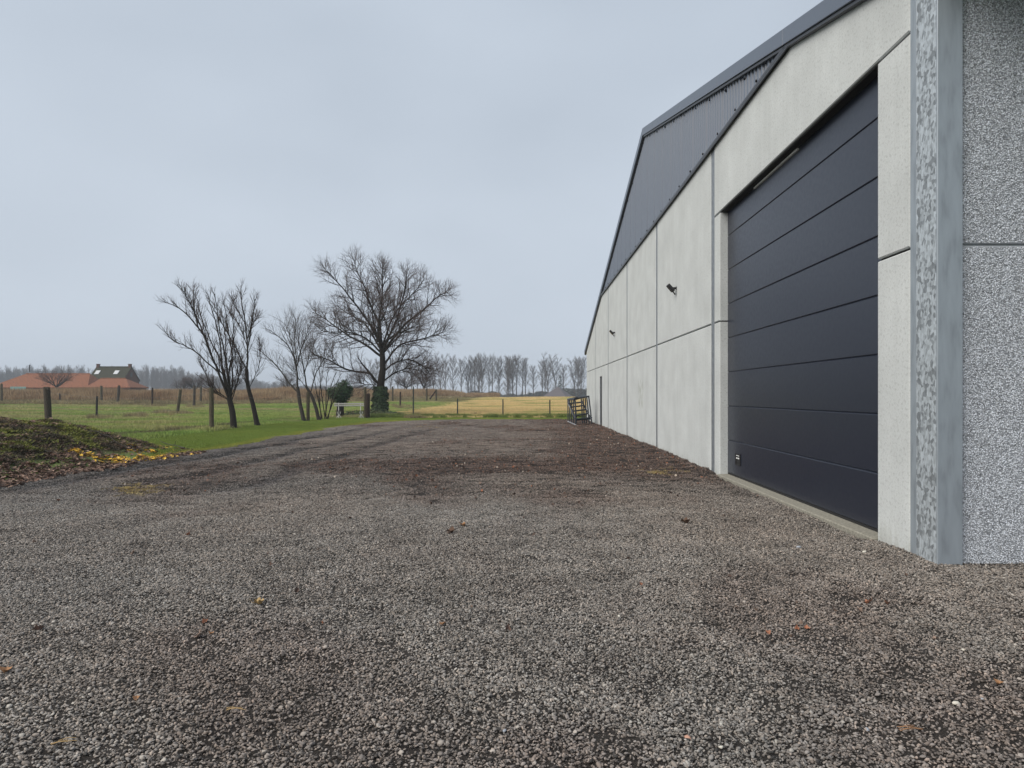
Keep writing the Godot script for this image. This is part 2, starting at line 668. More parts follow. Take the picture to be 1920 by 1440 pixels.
func grid(called: String, xs: Array, zs: Array, height: Callable, tint: Callable, keep: Callable, m: Material) -> MeshInstance3D:
	var b := Builder.new()
	var nx := xs.size()
	var hs := PackedFloat32Array()
	hs.resize(nx * zs.size())
	for j in zs.size():
		for i in nx:
			hs[j * nx + i] = height.call(xs[i], zs[j])
	for j in zs.size():
		for i in nx:
			var i0 := maxi(i - 1, 0)
			var i1 := mini(i + 1, nx - 1)
			var j0 := maxi(j - 1, 0)
			var j1 := mini(j + 1, zs.size() - 1)
			var nn := Vector3(-(hs[j * nx + i1] - hs[j * nx + i0]) / (xs[i1] - xs[i0]), 1.0, -(hs[j1 * nx + i] - hs[j0 * nx + i]) / (zs[j1] - zs[j0])).normalized()
			b.col = tint.call(xs[i], zs[j])
			b.add(Vector3(xs[i], hs[j * nx + i], zs[j]), nn)
	for j in zs.size() - 1:
		for i in nx - 1:
			if not keep.call(xs[i], zs[j]):
				continue
			var a := j * nx + i
			# zs run from far to near
			b.idx.append_array([a, a + 1, a + nx + 1, a, a + nx + 1, a + nx])
	return build(called, b, m)


func base_height(x: float, z: float) -> float:
	var h := land(x, z)
	var inside := yard_in(x, z)
	if inside > 0.0:
		h -= 0.14 * smoothstep(0.0, 0.5, inside)
	return h


func make_ground() -> void:
	var xs := stops([[-900, -300, 60], [-300, -64, 8], [-64, -24, 1.0], [-24, 6, 0.4], [6, 30, 2], [30, 300, 15], [300, 900, 60]])
	var zs := stops([[-1000, -400, 60], [-400, -200, 10], [-200, -62, 3], [-62, 4, 0.4], [4, 30, 4], [30, 150, 30]])
	var g := grid("ground", xs, zs, base_height, earth_color, func(_x, _z): return true, M.earth)
	tag(g, "grass meadow and farmland around the gravel yard", "", "", "structure")


func make_yard() -> void:
	var xs := stops([[-10, 4, 0.14], [4, 14.1, 0.5]])
	var zs := stops([[-42, -22, 0.2], [-22, 6, 0.14]])
	var hgt := func(x, z):
		return yard_height(x, z) + 0.004 - 0.16 * (1.0 - smoothstep(-0.6, 0.05, yard_in(x, z)))
	var col := func(x, z):
		var c: Color = yard_color(x, z)
		return Color(c.r * 0.26, c.g * 0.24, c.b * 0.225)
	var g := grid("gravel_yard", xs, zs, hgt, col, func(x, z): return yard_in(x, z) > -0.7 and (x < 3.9 or z > -6.4), M.gravel_bed)
	tag(g, "grey brown gravel yard in front of the warehouse", "", "", "structure")

	# loose stones: little heaps of a dozen, strewn over the whole yard
	var shapes := []
	for k in 5:
		shapes.append(stone_heap(14, 0.085, k))
	var big := []
	for k in 4:
		big.append(stone_heap(42, 0.17, 40 + k))
	var near := []
	for k in 5:
		near.append([])
	var far := []
	for k in 4:
		far.append([])
	scatter_heaps(near, -10.0, 14.0, 0.6, 10.0, 640.0)
	scatter_heaps(near, -10.0, 3.6, 10.0, 17.0, 350.0)
	scatter_heaps(far, -10.0, 3.6, 17.0, 41.5, 95.0)
	for k in 5:
		put_many("gravel", shapes[k], M.stones, near[k], "loose grey gravel covering the near part of the yard")
	for k in 4:
		put_many("gravel", big[k], M.stones, far[k], "loose brownish gravel covering the far part of the yard")


func scatter_heaps(into: Array, x0: float, x1: float, d0: float, d1: float, per_m2: float) -> void:
	var count := int((x1 - x0) * (d1 - d0) * per_m2)
	for i in count:
		var x := rng.randf_range(x0, x1)
		var d := rng.randf_range(d0, d1)
		if x > WX + 0.02 and d > 5.8:
			continue
		if yard_in(x, -d) < 0.02 * rng.randf_range(-4.0, 4.0):
			continue
		var s := soil(x, -d)
		if rng.randf() < s * 0.42:
			continue
		var c := yard_color(x, -d)
		var k := rng.randf_range(0.85, 1.18)
		var sc := rng.randf_range(0.75, 1.2)
		var t := Transform3D(Basis(Vector3.UP, rng.randf() * TAU).scaled(Vector3.ONE * sc), Vector3(x, yard_height(x, -d) + 0.004 + rng.randf_range(-0.006, 0.004), -d))
		into[rng.randi() % into.size()].append([t, Color(c.r * k * 1.62, c.g * k * 1.61, c.b * k * 1.61)])


# many copies of one small mesh: [[transform, colour], ...]
func put_many(called: String, mesh: Mesh, m: Material, where: Array, label: String, parent: Node = null) -> MultiMeshInstance3D:
	var mm := MultiMesh.new()
	mm.transform_format = MultiMesh.TRANSFORM_3D
	mm.use_colors = true
	mm.mesh = mesh
	mm.instance_count = where.size()
	for i in where.size():
		mm.set_instance_transform(i, where[i][0])
		mm.set_instance_color(i, where[i][1])
	var o := MultiMeshInstance3D.new()
	o.multimesh = mm
	o.material_override = m
	o.name = numbered(called) if parent == null else called
	(self if parent == null else parent).add_child(o, true)
	tag(o, label, "", "", "stuff")
	return o


func pebble(b: Builder, center: Vector3, size: Vector3, turn: Basis) -> void:
	var t := (1.0 + sqrt(5.0)) / 2.0
	var pts := [Vector3(-1, t, 0), Vector3(1, t, 0), Vector3(-1, -t, 0), Vector3(1, -t, 0), Vector3(0, -1, t), Vector3(0, 1, t), Vector3(0, -1, -t), Vector3(0, 1, -t), Vector3(t, 0, -1), Vector3(t, 0, 1), Vector3(-t, 0, -1), Vector3(-t, 0, 1)]
	var faces := [0, 11, 5, 0, 5, 1, 0, 1, 7, 0, 7, 10, 0, 10, 11, 1, 5, 9, 5, 11, 4, 11, 10, 2, 10, 7, 6, 7, 1, 8, 3, 9, 4, 3, 4, 2, 3, 2, 6, 3, 6, 8, 3, 8, 9, 4, 9, 5, 2, 4, 11, 6, 2, 10, 8, 6, 7, 9, 8, 1]
	var first := b.v.size()
	for p in pts:
		var q: Vector3 = p.normalized() * rng.randf_range(0.66, 1.2)
		b.add(center + turn * (q * size), (turn * (q / size)).normalized())
	for i in range(0, faces.size(), 3):
		b.idx.append_array([first + faces[i], first + faces[i + 2], first + faces[i + 1]])


func stone_heap(count: int, radius: float, seed_value: int) -> ArrayMesh:
	rng.seed = 900 + seed_value
	var b := Builder.new()
	for i in count:
		var a := rng.randf() * TAU
		var r := radius * sqrt(rng.randf())
		var s := rng.randf_range(0.0040, 0.0078)
		if rng.randf() < 0.06:
			s *= 1.45
		var k := clampf(rng.randfn(0.55, 0.23), 0.12, 1.0)
		if rng.randf() < 0.035:
			k = 1.0
		var tone := rng.randf_range(-0.04, 0.05)
		b.col = Color(k * (1.0 + tone), k, k * (1.0 - tone * 0.9))
		if rng.randf() < 0.012:
			b.col = Color(0.75, 0.36, 0.26)
		var turn := Basis.from_euler(Vector3(rng.randf_range(-0.7, 0.7), rng.randf() * TAU, rng.randf_range(-0.7, 0.7)))
		pebble(b, Vector3(cos(a) * r, rng.randf_range(0.0, 0.010), sin(a) * r), Vector3(s * rng.randf_range(1.1, 1.75), s * rng.randf_range(0.5, 0.85), s * rng.randf_range(0.75, 1.0)), turn)
	rng.seed = 1700 + seed_value
	return b.mesh()


# ---------------------------------------------------------------- the warehouse
const APEX_D := 20.2
const APEX_Y := 9.29
const NEAR_SLOPE := 0.2687
const FAR_SLOPE := 0.258
const FAR_D := 39.85


func rake(d: float) -> float:
	return APEX_Y - (NEAR_SLOPE * (APEX_D - d) if d < APEX_D else FAR_SLOPE * (d - APEX_D))


func concrete(parent: Node, outline: Array, variant: int, deep := 0.14) -> void:
	var b := Builder.new()
	var off := rng.randf() * 0.12
	# only panels that stand on the ground carry the splashed foot of the picture
	b.uv_at = Vector2.ZERO if variant == 2 else Vector2(off, 0.0 if outline[0].y < 0.0 else 0.14)
	b.wall(outline, WX, WX + deep, 0.012)
	# pictures run downwards: turn v over so that the foot of the panel is at the picture's foot
	build("concrete_panel", b, M["concrete_%d" % variant], parent, parent.position)


func make_warehouse() -> void:
	var w := thing("warehouse", "long warehouse with pale concrete panels, dark gable cladding and a tall dark sectional door", "warehouse", Vector3(WX, 0, -20))
	var o := w.position
	var strips := [12.9, 18.45, 23.9, 29.4, 34.9]
	var edges := strips.duplicate()
	edges.append(FAR_D)
	# panels of the five plain bays
	for i in 5:
		var a: float = edges[i] + 0.125
		var z: float = edges[i + 1] - (0.125 if i < 4 else 0.0)
		concrete(w, [Vector2(a, -0.4), Vector2(z, -0.4), Vector2(z, 2.775), Vector2(a, 2.775)] if i != 3 else [Vector2(a, -0.4), Vector2(31.75, -0.4), Vector2(31.75, 2.775), Vector2(a, 2.775)], [0, 2, 1, 0, 1][i])
		if i == 3:
			concrete(w, [Vector2(31.753, 2.33), Vector2(32.85, 2.33), Vector2(32.85, 2.775), Vector2(31.753, 2.775)], 1)
			concrete(w, [Vector2(32.853, -0.4), Vector2(z, -0.4), Vector2(z, 2.775), Vector2(32.853, 2.775)], 1)
		var top_a := minf(6.07, rake(a) - 0.24)
		var top_z := minf(6.07, rake(z) - 0.24)
		var up := [Vector2(a, 2.8), Vector2(z, 2.8), Vector2(z, top_z)]
		if i == 3:
			up.append(Vector2(APEX_D + (APEX_Y - 0.24 - 6.07) / FAR_SLOPE, 6.07))
		up.append(Vector2(a, top_a))
		concrete(w, up, [1, 0, 1, 0, 1][i])
	# door bay: far jamb, near jamb and the deep lintel panel
	concrete(w, [Vector2(12.42, -0.4), Vector2(12.775, -0.4), Vector2(12.775, 2.775), Vector2(12.42, 2.775)], 0, 0.27)
	concrete(w, [Vector2(12.42, 2.8), Vector2(12.775, 2.8), Vector2(12.775, 4.745), Vector2(12.42, 4.745)], 1, 0.27)
	concrete(w, [Vector2(6.27, -0.4), Vector2(6.84, -0.4), Vector2(6.84, 2.775), Vector2(6.27, 2.775)], 1, 0.27)
	concrete(w, [Vector2(6.27, 2.8), Vector2(6.84, 2.8), Vector2(6.84, 4.745), Vector2(6.27, 4.745)], 0, 0.27)
	concrete(w, [Vector2(6.27, 4.77), Vector2(12.775, 4.77), Vector2(12.775, 6.07), Vector2(8.95, 6.05), Vector2(6.27, rake(6.27) - 0.24)], 1, 0.27)
	# dark bedding seen in the joints
	var j := Builder.new()
	j.wall([Vector2(6.3, -0.4), Vector2(6.82, -0.4), Vector2(6.82, 4.9), Vector2(6.3, 4.9)], WX + 0.03, WX + 0.262, 0.0)
	j.wall([Vector2(12.44, -0.4), Vector2(31.7, -0.4), Vector2(31.7, 6.04), Vector2(12.44, 6.04)], WX + 0.05, WX + 0.133, 0.0)
	j.wall([Vector2(31.76, 2.4), Vector2(39.8, 2.4), Vector2(39.8, 3.9), Vector2(31.76, 5.9)], WX + 0.05, WX + 0.133, 0.0)
	j.wall([Vector2(6.3, 4.752), Vector2(12.7, 4.752), Vector2(12.7, 4.8), Vector2(6.3, 4.8)], WX + 0.03, WX + 0.262, 0.0)
	build("panel_joint", j, M.dark_joint, w, o)
	# galvanised strips between the bays
	for s in strips:
		var b := Builder.new()
		var top := minf(6.05, rake(s + 0.12) - 0.24)
		b.box(Vector3(WX + 0.05, (top - 0.4) * 0.5, -s), Vector3(0.085, top + 0.4, 0.225), Basis(), 0.004)
		build("steel_strip", b, M.strip_steel, w, o)
	make_sectional_door(w)
	make_side_door(w)
	make_gable(w)
	make_corner(w)
	# closed behind: far wall, back wall, floor slab, inner lining of the gable
	var back := Builder.new()
	back.box(Vector3(16.0, 1.9, -39.78), Vector3(24.7, 4.6, 0.12))
	back.box(Vector3(28.4, 2.6, -22.9), Vector3(0.14, 6.0, 33.6))
	build("rear_wall", back, M.concrete_1, w, o)
	var lin_b := Builder.new()
	lin_b.wall([Vector2(6.3, 4.85), Vector2(39.7, 3.85), Vector2(APEX_D, 8.95)], WX + 0.29, WX + 0.35, 0.0)
	build("gable_lining", lin_b, M.dark_steel, w, o)
	# roof: two slopes of sheet behind the verge
	for side in 2:
		var b := Builder.new()
		var d0 := 4.9 if side == 0 else 40.6
		var y0 := rake(d0)
		var len_2d := Vector2(APEX_D - d0, APEX_Y - y0).length()
		var mid := Vector3(WX + 12.75, (APEX_Y + y0) * 0.5 - 0.09, -(APEX_D + d0) * 0.5)
		var tilt := atan2(APEX_Y - y0, absf(APEX_D - d0)) * (1.0 if side == 0 else -1.0)
		b.box(mid, Vector3(25.3, 0.1, len_2d), Basis(Vector3.RIGHT, tilt))
		build("roof_slope", b, M.cladding, w, o)


func make_sectional_door(w: Node3D) -> void:
	var o := w.position
	var x0 := WX + 0.145
	var leaf := Node3D.new()
	leaf.name = "sectional_door"
	w.add_child(leaf)
	for k in 8:
		var y0 := 0.055 if k == 0 else 0.03 + 0.613 * k
		var y1 := 0.03 + 0.613 * (k + 1) if k < 7 else 4.86
		var b := Builder.new()
		b.wall([Vector2(6.7, y0 + 0.0003), Vector2(12.55, y0 + 0.0003), Vector2(12.55, y1 - 0.0003), Vector2(6.7, y1 - 0.0003)], x0, x0 + 0.042, 0.013)
		build("door_panel", b, M.door, leaf, o)
	var r := Builder.new()
	r.box(Vector3(x0 + 0.026, 0.035, -9.63), Vector3(0.05, 0.05, 5.8))
	build("bottom_seal", r, M.rubber, leaf, o)
	var fr := Builder.new()
	fr.box(Vector3(x0 + 0.07, 2.3, -9.63), Vector3(0.03, 4.9, 6.2))
	build("door_backing", fr, M.rubber, leaf, o)
	# pale strip added in place of daylight in the slit above the door
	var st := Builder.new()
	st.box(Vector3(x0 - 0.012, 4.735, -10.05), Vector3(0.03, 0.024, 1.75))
	build("painted_daylight_slit", st, M.pale_plastic, leaf, o)
	# latch plate: a dark shell with a recessed grip and two bright catches
	var lx := x0 - 0.008
	var sh := Builder.new()
	sh.box(Vector3(lx, 0.435, -11.8), Vector3(0.016, 0.02, 0.26), Basis(), 0.003)
	sh.box(Vector3(lx, 0.255, -11.8), Vector3(0.016, 0.02, 0.26), Basis(), 0.003)
	sh.box(Vector3(lx, 0.345, -11.68), Vector3(0.016, 0.16, 0.02), Basis(), 0.003)
	sh.box(Vector3(lx, 0.345, -11.92), Vector3(0.016, 0.16, 0.02), Basis(), 0.003)
	sh.box(Vector3(x0 - 0.001, 0.345, -11.8), Vector3(0.004, 0.16, 0.22))
	build("door_latch", sh, M.rubber, leaf, o)
	var ca := Builder.new()
	ca.box(Vector3(x0 - 0.005, 0.41, -11.82), Vector3(0.006, 0.014, 0.15), Basis(), 0.002)
	ca.box(Vector3(x0 - 0.005, 0.365, -11.865), Vector3(0.008, 0.022, 0.06), Basis(), 0.002)
	ca.box(Vector3(x0 - 0.005, 0.365, -11.775), Vector3(0.008, 0.022, 0.06), Basis(), 0.002)
	build("latch_catch", ca, M.pale_plastic, leaf, o)
	# concrete threshold
	var s := Builder.new()
	s.box(Vector3(WX + 0.07, -0.09, -9.63), Vector3(0.24, 0.24, 5.574), Basis(), 0.012)
	build("door_sill", s, M.sill, w, o)


func make_side_door(w: Node3D) -> void:
	var o := w.position
	var d := Node3D.new()
	d.name = "side_door"
	w.add_child(d)
	var b := Builder.new()
	b.box(Vector3(WX + 0.085, 1.16, -32.3), Vector3(0.045, 2.3, 1.0), Basis(), 0.004)
	build("door_leaf", b, M.dark_steel, d, o)
	var f := Builder.new()
	f.box(Vector3(WX + 0.07, 1.13, -31.78), Vector3(0.1, 2.36, 0.048))
	f.box(Vector3(WX + 0.07, 1.13, -32.826), Vector3(0.1, 2.36, 0.048))
	f.box(Vector3(WX + 0.07, 2.318, -32.302), Vector3(0.1, 0.02, 0.99))
	build("door_frame", f, M.strip_steel, d, o)
	var h := Builder.new()
	h.box(Vector3(WX + 0.04, 1.05, -31.95), Vector3(0.03, 0.03, 0.13), Basis(), 0.008)
	h.box(Vector3(WX + 0.055, 1.02, -31.9), Vector3(0.014, 0.2, 0.045), Basis(), 0.004)
	build("door_handle", h, M.pale_plastic, d, o)


func make_gable(w: Node3D) -> void:
	var o := w.position
	# ribbed cladding, one sheet after the other
	var d := 8.98
	var stop := APEX_D + (APEX_Y - 0.21 - 6.1) / FAR_SLOPE
	while d < stop - 0.02:
		var b := Builder.new()
		var e := minf(d + 1.08, stop)
		var profile := []
		var p := d
		while p < e - 1e-4:
			for k in [[0.0, 0.0], [0.06, 0.0], [0.08, 1.0], [0.14, 1.0]]:
				if p + k[0] < e:
					profile.append(Vector2(p + k[0], WX + 0.012 - 0.026 * k[1]))
			p += 0.16
		profile.append(Vector2(e, WX + 0.012))
		for i in profile.size() - 1:
			var a: Vector2 = profile[i]
			var c: Vector2 = profile[i + 1]
			var ya := maxf(rake(a.x) - 0.19, 6.09)
			var yc := maxf(rake(c.x) - 0.19, 6.09)
			b.face([Vector3(a.y, 6.08, -a.x), Vector3(c.y, 6.08, -c.x), Vector3(c.y, yc, -c.x), Vector3(a.y, ya, -a.x)], Vector3(-1, 0, (c.y - a.y) * -1.0))
		build("cladding_sheet", b, M.cladding, w, o)
		d = e
	var back := Builder.new()
	back.wall([Vector2(9.3, 6.05), Vector2(31.6, 6.05), Vector2(APEX_D, 9.0)], WX + 0.03, WX + 0.28, 0.0)
	build("cladding_backing", back, M.dark_steel, w, o)
	# drip flashing under the cladding
	d = 8.95
	while d < 31.8:
		var e := minf(d + 3.0, 31.83)
		var b := Builder.new()
		b.box(Vector3(WX - 0.025, 6.085, -(d + e) * 0.5), Vector3(0.07, 0.055, e - d - 0.004), Basis(), 0.005)
		b.box(Vector3(WX - 0.05, 6.05, -(d + e) * 0.5), Vector3(0.016, 0.03, e - d - 0.004))
		build("drip_flashing", b, M.dark_steel, w, o)
		d = e
	# verge: face flashing in lengths, a dark strip added under it as its shadow
	for side in 2:
		var ends := [5.0, 9.15, 12.3, 15.45, 18.6, APEX_D] if side == 0 else [APEX_D, 23.35, 26.5, 29.65, 32.8, 35.95, 40.45]
		for i in ends.size() - 1:
			var a: float = ends[i] + 0.002
			var z: float = ends[i + 1] - 0.002
			var b := Builder.new()
			b.wall([Vector2(a, rake(a) - 0.215), Vector2(z, rake(z) - 0.215), Vector2(z, rake(z)), Vector2(a, rake(a))], WX - 0.085, WX + 0.2, 0.006)
			build("verge_flashing", b, M.flashing, w, o)
			var t := Builder.new()
			t.wall([Vector2(a, rake(a) - 0.262), Vector2(z, rake(z) - 0.262), Vector2(z, rake(z) - 0.218), Vector2(a, rake(a) - 0.218)], WX - 0.06, WX + 0.01, 0.004)
			build("verge_shadow_strip", t, M.dark_steel, w, o)
	# screws with dark washers along the drip flashing and the verge
	var sc := Builder.new()
	sc.tube([Vector3(WX - 0.002, 0, 0), Vector3(WX - 0.022, 0, 0), Vector3(WX - 0.026, 0, 0)], [0.022, 0.022, 0.010], 8)
	var scm := sc.mesh(Vector3(WX, 0, 0))
	d = 9.35
	var spots := []
	while d < 31.0:
		spots.append(Vector2(d, 6.2))
		d += 1.05
	d = 9.9
	while d < 31.0:
		if rake(d) - 0.32 > 6.4:
			spots.append(Vector2(d, rake(d) - 0.32))
		d += 1.05
	for s in spots:
		var q := MeshInstance3D.new()
		q.mesh = scm
		q.material_override = M.rubber
		q.name = "screw"
		q.position = Vector3(WX - 0.004, s.y, -s.x) - o
		w.add_child(q, true)


func make_corner(w: Node3D) -> void:
	var o := w.position
	# galvanised corner post: a folded lip, a spangled side and a plain front face
	var lip := Builder.new()
	lip.box(Vector3(WX + 0.035, 2.5, -6.215), Vector3(0.06, 5.9, 0.1), Basis(), 0.004)
	build("column_lip", lip, M.column_plain, w, o)
	var sp := Builder.new()
	sp.box(Vector3(WX + 0.047, 2.5, -6.0), Vector3(0.094, 5.92, 0.325), Basis(), 0.006)
	build("column_side", sp, M.spangle, w, o)
	var fr := Builder.new()
	fr.box(Vector3(WX + 0.104, 2.5, -5.845), Vector3(0.216, 5.92, 0.022), Basis(), 0.004)
	build("column_front", fr, M.column_plain, w, o)
	# exposed-aggregate panels of the side wall, facing the camera
	for k in 2:
		var y0: float = [-0.4, 2.741][k]
		var y1: float = [2.727, 5.3][k]
		for i in 4:
			var b := Builder.new()
			var xa := WX + 0.216 + 6.1 * i
			b.box(Vector3(xa + 3.04, (y0 + y1) * 0.5, -5.95), Vector3(6.08, y1 - y0, 0.14), Basis(), 0.008)
			var pan := build("aggregate_panel", b, M.chip_backing, w, o)
			if i == 0:
				var where := []
				for q in int(1.4 * (y1 - y0) * 13500.0):
					var x := rng.randf_range(xa + 0.006, xa + 1.4)
					var y := rng.randf_range(maxf(y0, -0.1) + 0.012, y1 - 0.012)
					var g := rng.randf()
					var c := rng.randf_range(0.62, 0.98) if g < 0.70 else rng.randf_range(0.12, 0.34)
					var s := rng.randf_range(0.7, 1.3)
					where.append([Transform3D(Basis.from_euler(Vector3(rng.randf() * TAU, rng.randf() * TAU, rng.randf() * TAU)).scaled(Vector3.ONE * s), Vector3(x, y, -5.879 + rng.randf_range(-0.001, 0.002)) - o), Color(c * 0.92, c * 0.98, c * 1.07)])
				var cb := Builder.new()
				pebble(cb, Vector3.ZERO, Vector3(0.0062, 0.0034, 0.0042), Basis())
				put_many("aggregate_chips", cb.mesh(), M.chips, where, "", pan)
	var jb := Builder.new()
	jb.box(Vector3(WX + 12.4, 2.4, -5.96), Vector3(24.3, 5.7, 0.12))
	build("panel_joint", jb, M.pale_wall, w, o)


func make_wall_lights() -> void:
	var spots := [[16.0, 3.93, "black floodlight on a bracket high on the concrete wall, the one nearer the big door", 0.62], [27.1, 3.91, "smaller looking black floodlight farther along the concrete wall, above the leaning feeder", 0.62]]
	for s in spots:
		var t := thing("wall_light", s[2], "floodlight", Vector3(WX, s[1], -s[0]), "floodlights on the concrete wall")
		var o := t.position
		var k: float = s[3]
		var head := Builder.new()
		var tilt := Basis(Vector3.BACK, 0.72)
		head.box(o + Vector3(-0.22, 0.02, 0) * k, Vector3(0.115, 0.34, 0.26) * k, tilt.rotated(Vector3.UP, 0.0), 0.014)
		build("lamp_housing", head, M.lamp_black, t, o)
		var gl := Builder.new()
		gl.box(o + (Vector3(-0.22, 0.02, 0) + tilt * Vector3(-0.06, 0, 0)) * k, Vector3(0.006, 0.29, 0.215) * k, tilt)
		build("lamp_glass", gl, M.lamp_glass, t, o)
		var br := Builder.new()
		br.tube([o + Vector3(-0.2, 0.0, 0) * k, o + Vector3(-0.09, 0.015, 0) * k, o + Vector3(0.0, 0.015, 0) * k], [0.028, 0.026, 0.026], 6)
		br.box(o + Vector3(-0.008, 0.015, 0) * k, Vector3(0.014, 0.11, 0.11) * k)
		build("bracket", br, M.lamp_black, t, o)
		var cb := Builder.new()
		cb.tube([o + Vector3(-0.15, -0.1, 0.02) * k, o + Vector3(-0.10, -0.16, 0.02) * k, o + Vector3(-0.06, -0.23, 0.02) * k], [0.02, 0.014, 0.018], 6)
		build("motion_sensor", cb, M.lamp_black, t, o)


# ---------------------------------------------------------------- buildings in the distance
# a hipped or gabled roof over a rectangular plan in its own axes, turned by yaw about the base point
func roofed(parent: Node3D, called_roof: String, at_base: Vector3, yaw: float, length: float, deep: float, eave: float, ridge: float, hip: float, roof_m: Material, wall_m: Material, over := 0.3, hip_right := -1.0) -> Array:
	var o := parent.position
	var b := Basis(Vector3.UP, yaw)
	var to := func(p): return at_base + b * p
	var hl := length * 0.5
	var hd := deep * 0.5
	var wl := Builder.new()
	for f in [[Vector3(-hl, 0, hd), Vector3(hl, 0, hd), Vector3(0, 0, 1)], [Vector3(-hl, 0, -hd), Vector3(hl, 0, -hd), Vector3(0, 0, -1)], [Vector3(-hl, 0, -hd), Vector3(-hl, 0, hd), Vector3(-1, 0, 0)], [Vector3(hl, 0, -hd), Vector3(hl, 0, hd), Vector3(1, 0, 0)]]:
		var p: Vector3 = f[0]
		var q: Vector3 = f[1]
		var lo := Vector3(0, -3.0, 0)
		var up := Vector3(0, eave, 0)
		wl.face([to.call(p + lo), to.call(q + lo), to.call(q + up), to.call(p + up)], b * f[2])
		if hip <= 0.0 and absf(f[2].x) > 0.5:
			wl.face([to.call(p + up), to.call(q + up), to.call(Vector3(p.x, ridge - 0.05, 0))], b * f[2])
	build("wall", wl, wall_m, parent, o)
	var r := Builder.new()
	var el := hl + over
	var ed := hd + over
	var drop := (ridge - eave) / hd * over
	var ey := eave - drop
	var rl := hl - hip + (0.12 if hip <= 0.0 else 0.0)
	var rr := rl if hip_right < 0.0 else hl - hip_right
	if hip <= 0.0:
		el = hl + 0.12
	for s in [1.0, -1.0]:
		r.face([to.call(Vector3(-el, ey, s * ed)), to.call(Vector3(el, ey, s * ed)), to.call(Vector3(rr, ridge, 0)), to.call(Vector3(-rl, ridge, 0))], b * Vector3(0, 1, s))
		r.face([to.call(Vector3(-el, ey - 0.18, s * ed)), to.call(Vector3(el, ey - 0.18, s * ed)), to.call(Vector3(el, ey, s * ed)), to.call(Vector3(-el, ey, s * ed))], b * Vector3(0, 0, s))
		if hip > 0.0:
			r.face([to.call(Vector3(s * el, ey, -ed)), to.call(Vector3(s * el, ey, ed)), to.call(Vector3(rr if s > 0.0 else -rl, ridge, 0))], b * Vector3(s, 1, 0))
			r.face([to.call(Vector3(s * el, ey - 0.18, -ed)), to.call(Vector3(s * el, ey - 0.18, ed)), to.call(Vector3(s * el, ey, ed)), to.call(Vector3(s * el, ey, -ed))], b * Vector3(s, 0, 0))
		else:
			for t in [1.0, -1.0]:
				r.face([to.call(Vector3(s * el, ey - 0.18, t * ed)), to.call(Vector3(s * el, ey, t * ed)), to.call(Vector3(s * el, ridge, 0)), to.call(Vector3(s * el, ridge - 0.2, 0))], b * Vector3(s, 0, 0))
	# ridge capping
	r.tube([to.call(Vector3(-rl, ridge, 0)), to.call(Vector3(rr, ridge, 0))], [0.13, 0.13], 6)
	build(called_roof, r, roof_m, parent, o)
	return [to, b]


func make_farm() -> void:
	# long barn and its lower wing
	var pb := at(98, 741, 146)
	var gy := land(pb.x, pb.z)
	var barn := thing("barn", "long low barn with a hipped red tiled roof beyond the reeds", "barn", Vector3(pb.x, gy, pb.z))
	var back := roofed(barn, "roof", barn.position, 0.0, 19.9, 8.0, 2.3, 5.0, 4.4, M.red_tile, M.brick, 0.3, 1.9)
	var to: Callable = back[0]
	var tl := Builder.new()
	tl.box(to.call(Vector3(-3.9, 1.1, 4.54)), Vector3(3.2, 2.2, 0.08), back[1])
	build("door", tl, M.teal_paint, barn, barn.position)
	var wing := thing("barn_wing", "lower red tiled wing joined to the barn in front of the dark farmhouse", "barn", Vector3(at(221, 741, 144).x, gy, -144))
	roofed(wing, "roof", wing.position, 0.0, 8.4, 6.5, 2.25, 3.95, 0.6, M.red_tile, M.brick, 0.3, 2.5)
	var pipe := Builder.new()
	pipe.tube([to.call(Vector3(-5.2, 5.4, -0.5)), to.call(Vector3(-5.2, 6.9, -0.5))], [0.11, 0.11], 6)
	build("flue", pipe, M.dark_steel, barn, barn.position)
	# farmhouse with a mossy roof, skylights and a chimney at each end of the ridge
	var ph := at(214, 741, 158)
	var house := thing("farmhouse", "brick farmhouse with a dark mossy roof, two skylights and two chimneys", "house", Vector3(ph.x, land(ph.x, ph.z), ph.z))
	var o := house.position
	var hb := roofed(house, "roof", o, 0.0, 7.9, 6.4, 4.2, 7.1, 0.0, M.mossy_tile, M.brick, 0.25)
	var th: Callable = hb[0]
	for s in [-1.0, 1.0]:
		var c := Builder.new()
		c.box(th.call(Vector3(s * 3.65, 7.2, 0)), Vector3(0.6, 1.0, 0.5), hb[1], 0.03)
		c.box(th.call(Vector3(s * 3.65, 7.72, 0)), Vector3(0.7, 0.1, 0.6), hb[1])
		build("chimney", c, M.brick, house, o)
	var slope := atan2(2.9, 3.2)
	for x in [-2.9, 1.4]:
		var k := Builder.new()
		k.box(th.call(Vector3(x, 5.80, 1.50)), Vector3(1.0, 0.1, 1.25), hb[1] * Basis(Vector3.RIGHT, slope), 0.02)
		build("skylight", k, M.skylight, house, o)
	var wn := Builder.new()
	wn.box(th.call(Vector3(3.97, 5.3, 0.0)), Vector3(0.06, 1.0, 0.8), hb[1])
	build("gable_window", wn, M.dark_steel, house, o)


func make_right_house() -> void:
	var p := at(1046, 741, 300)
	var h := thing("bungalow", "pale bungalow with a dark pyramid roof at the far end of the yellow field", "house", Vector3(p.x, land(p.x, p.z), p.z))
	roofed(h, "roof", h.position, -0.35, 9.4, 9.0, 2.9, 6.6, 4.4, M.slate_tile, M.render_wall, 0.45)
	var q := at(1003, 741, 480)
	var s := thing("farm_shed", "hazy long pale shed far behind the row of poplars", "shed", Vector3(q.x, land(q.x, q.z), q.z))
	roofed(s, "roof", s.position, 0.1, 19.0, 9.0, 3.6, 5.2, 0.0, M.pale_wall, M.pale_wall)


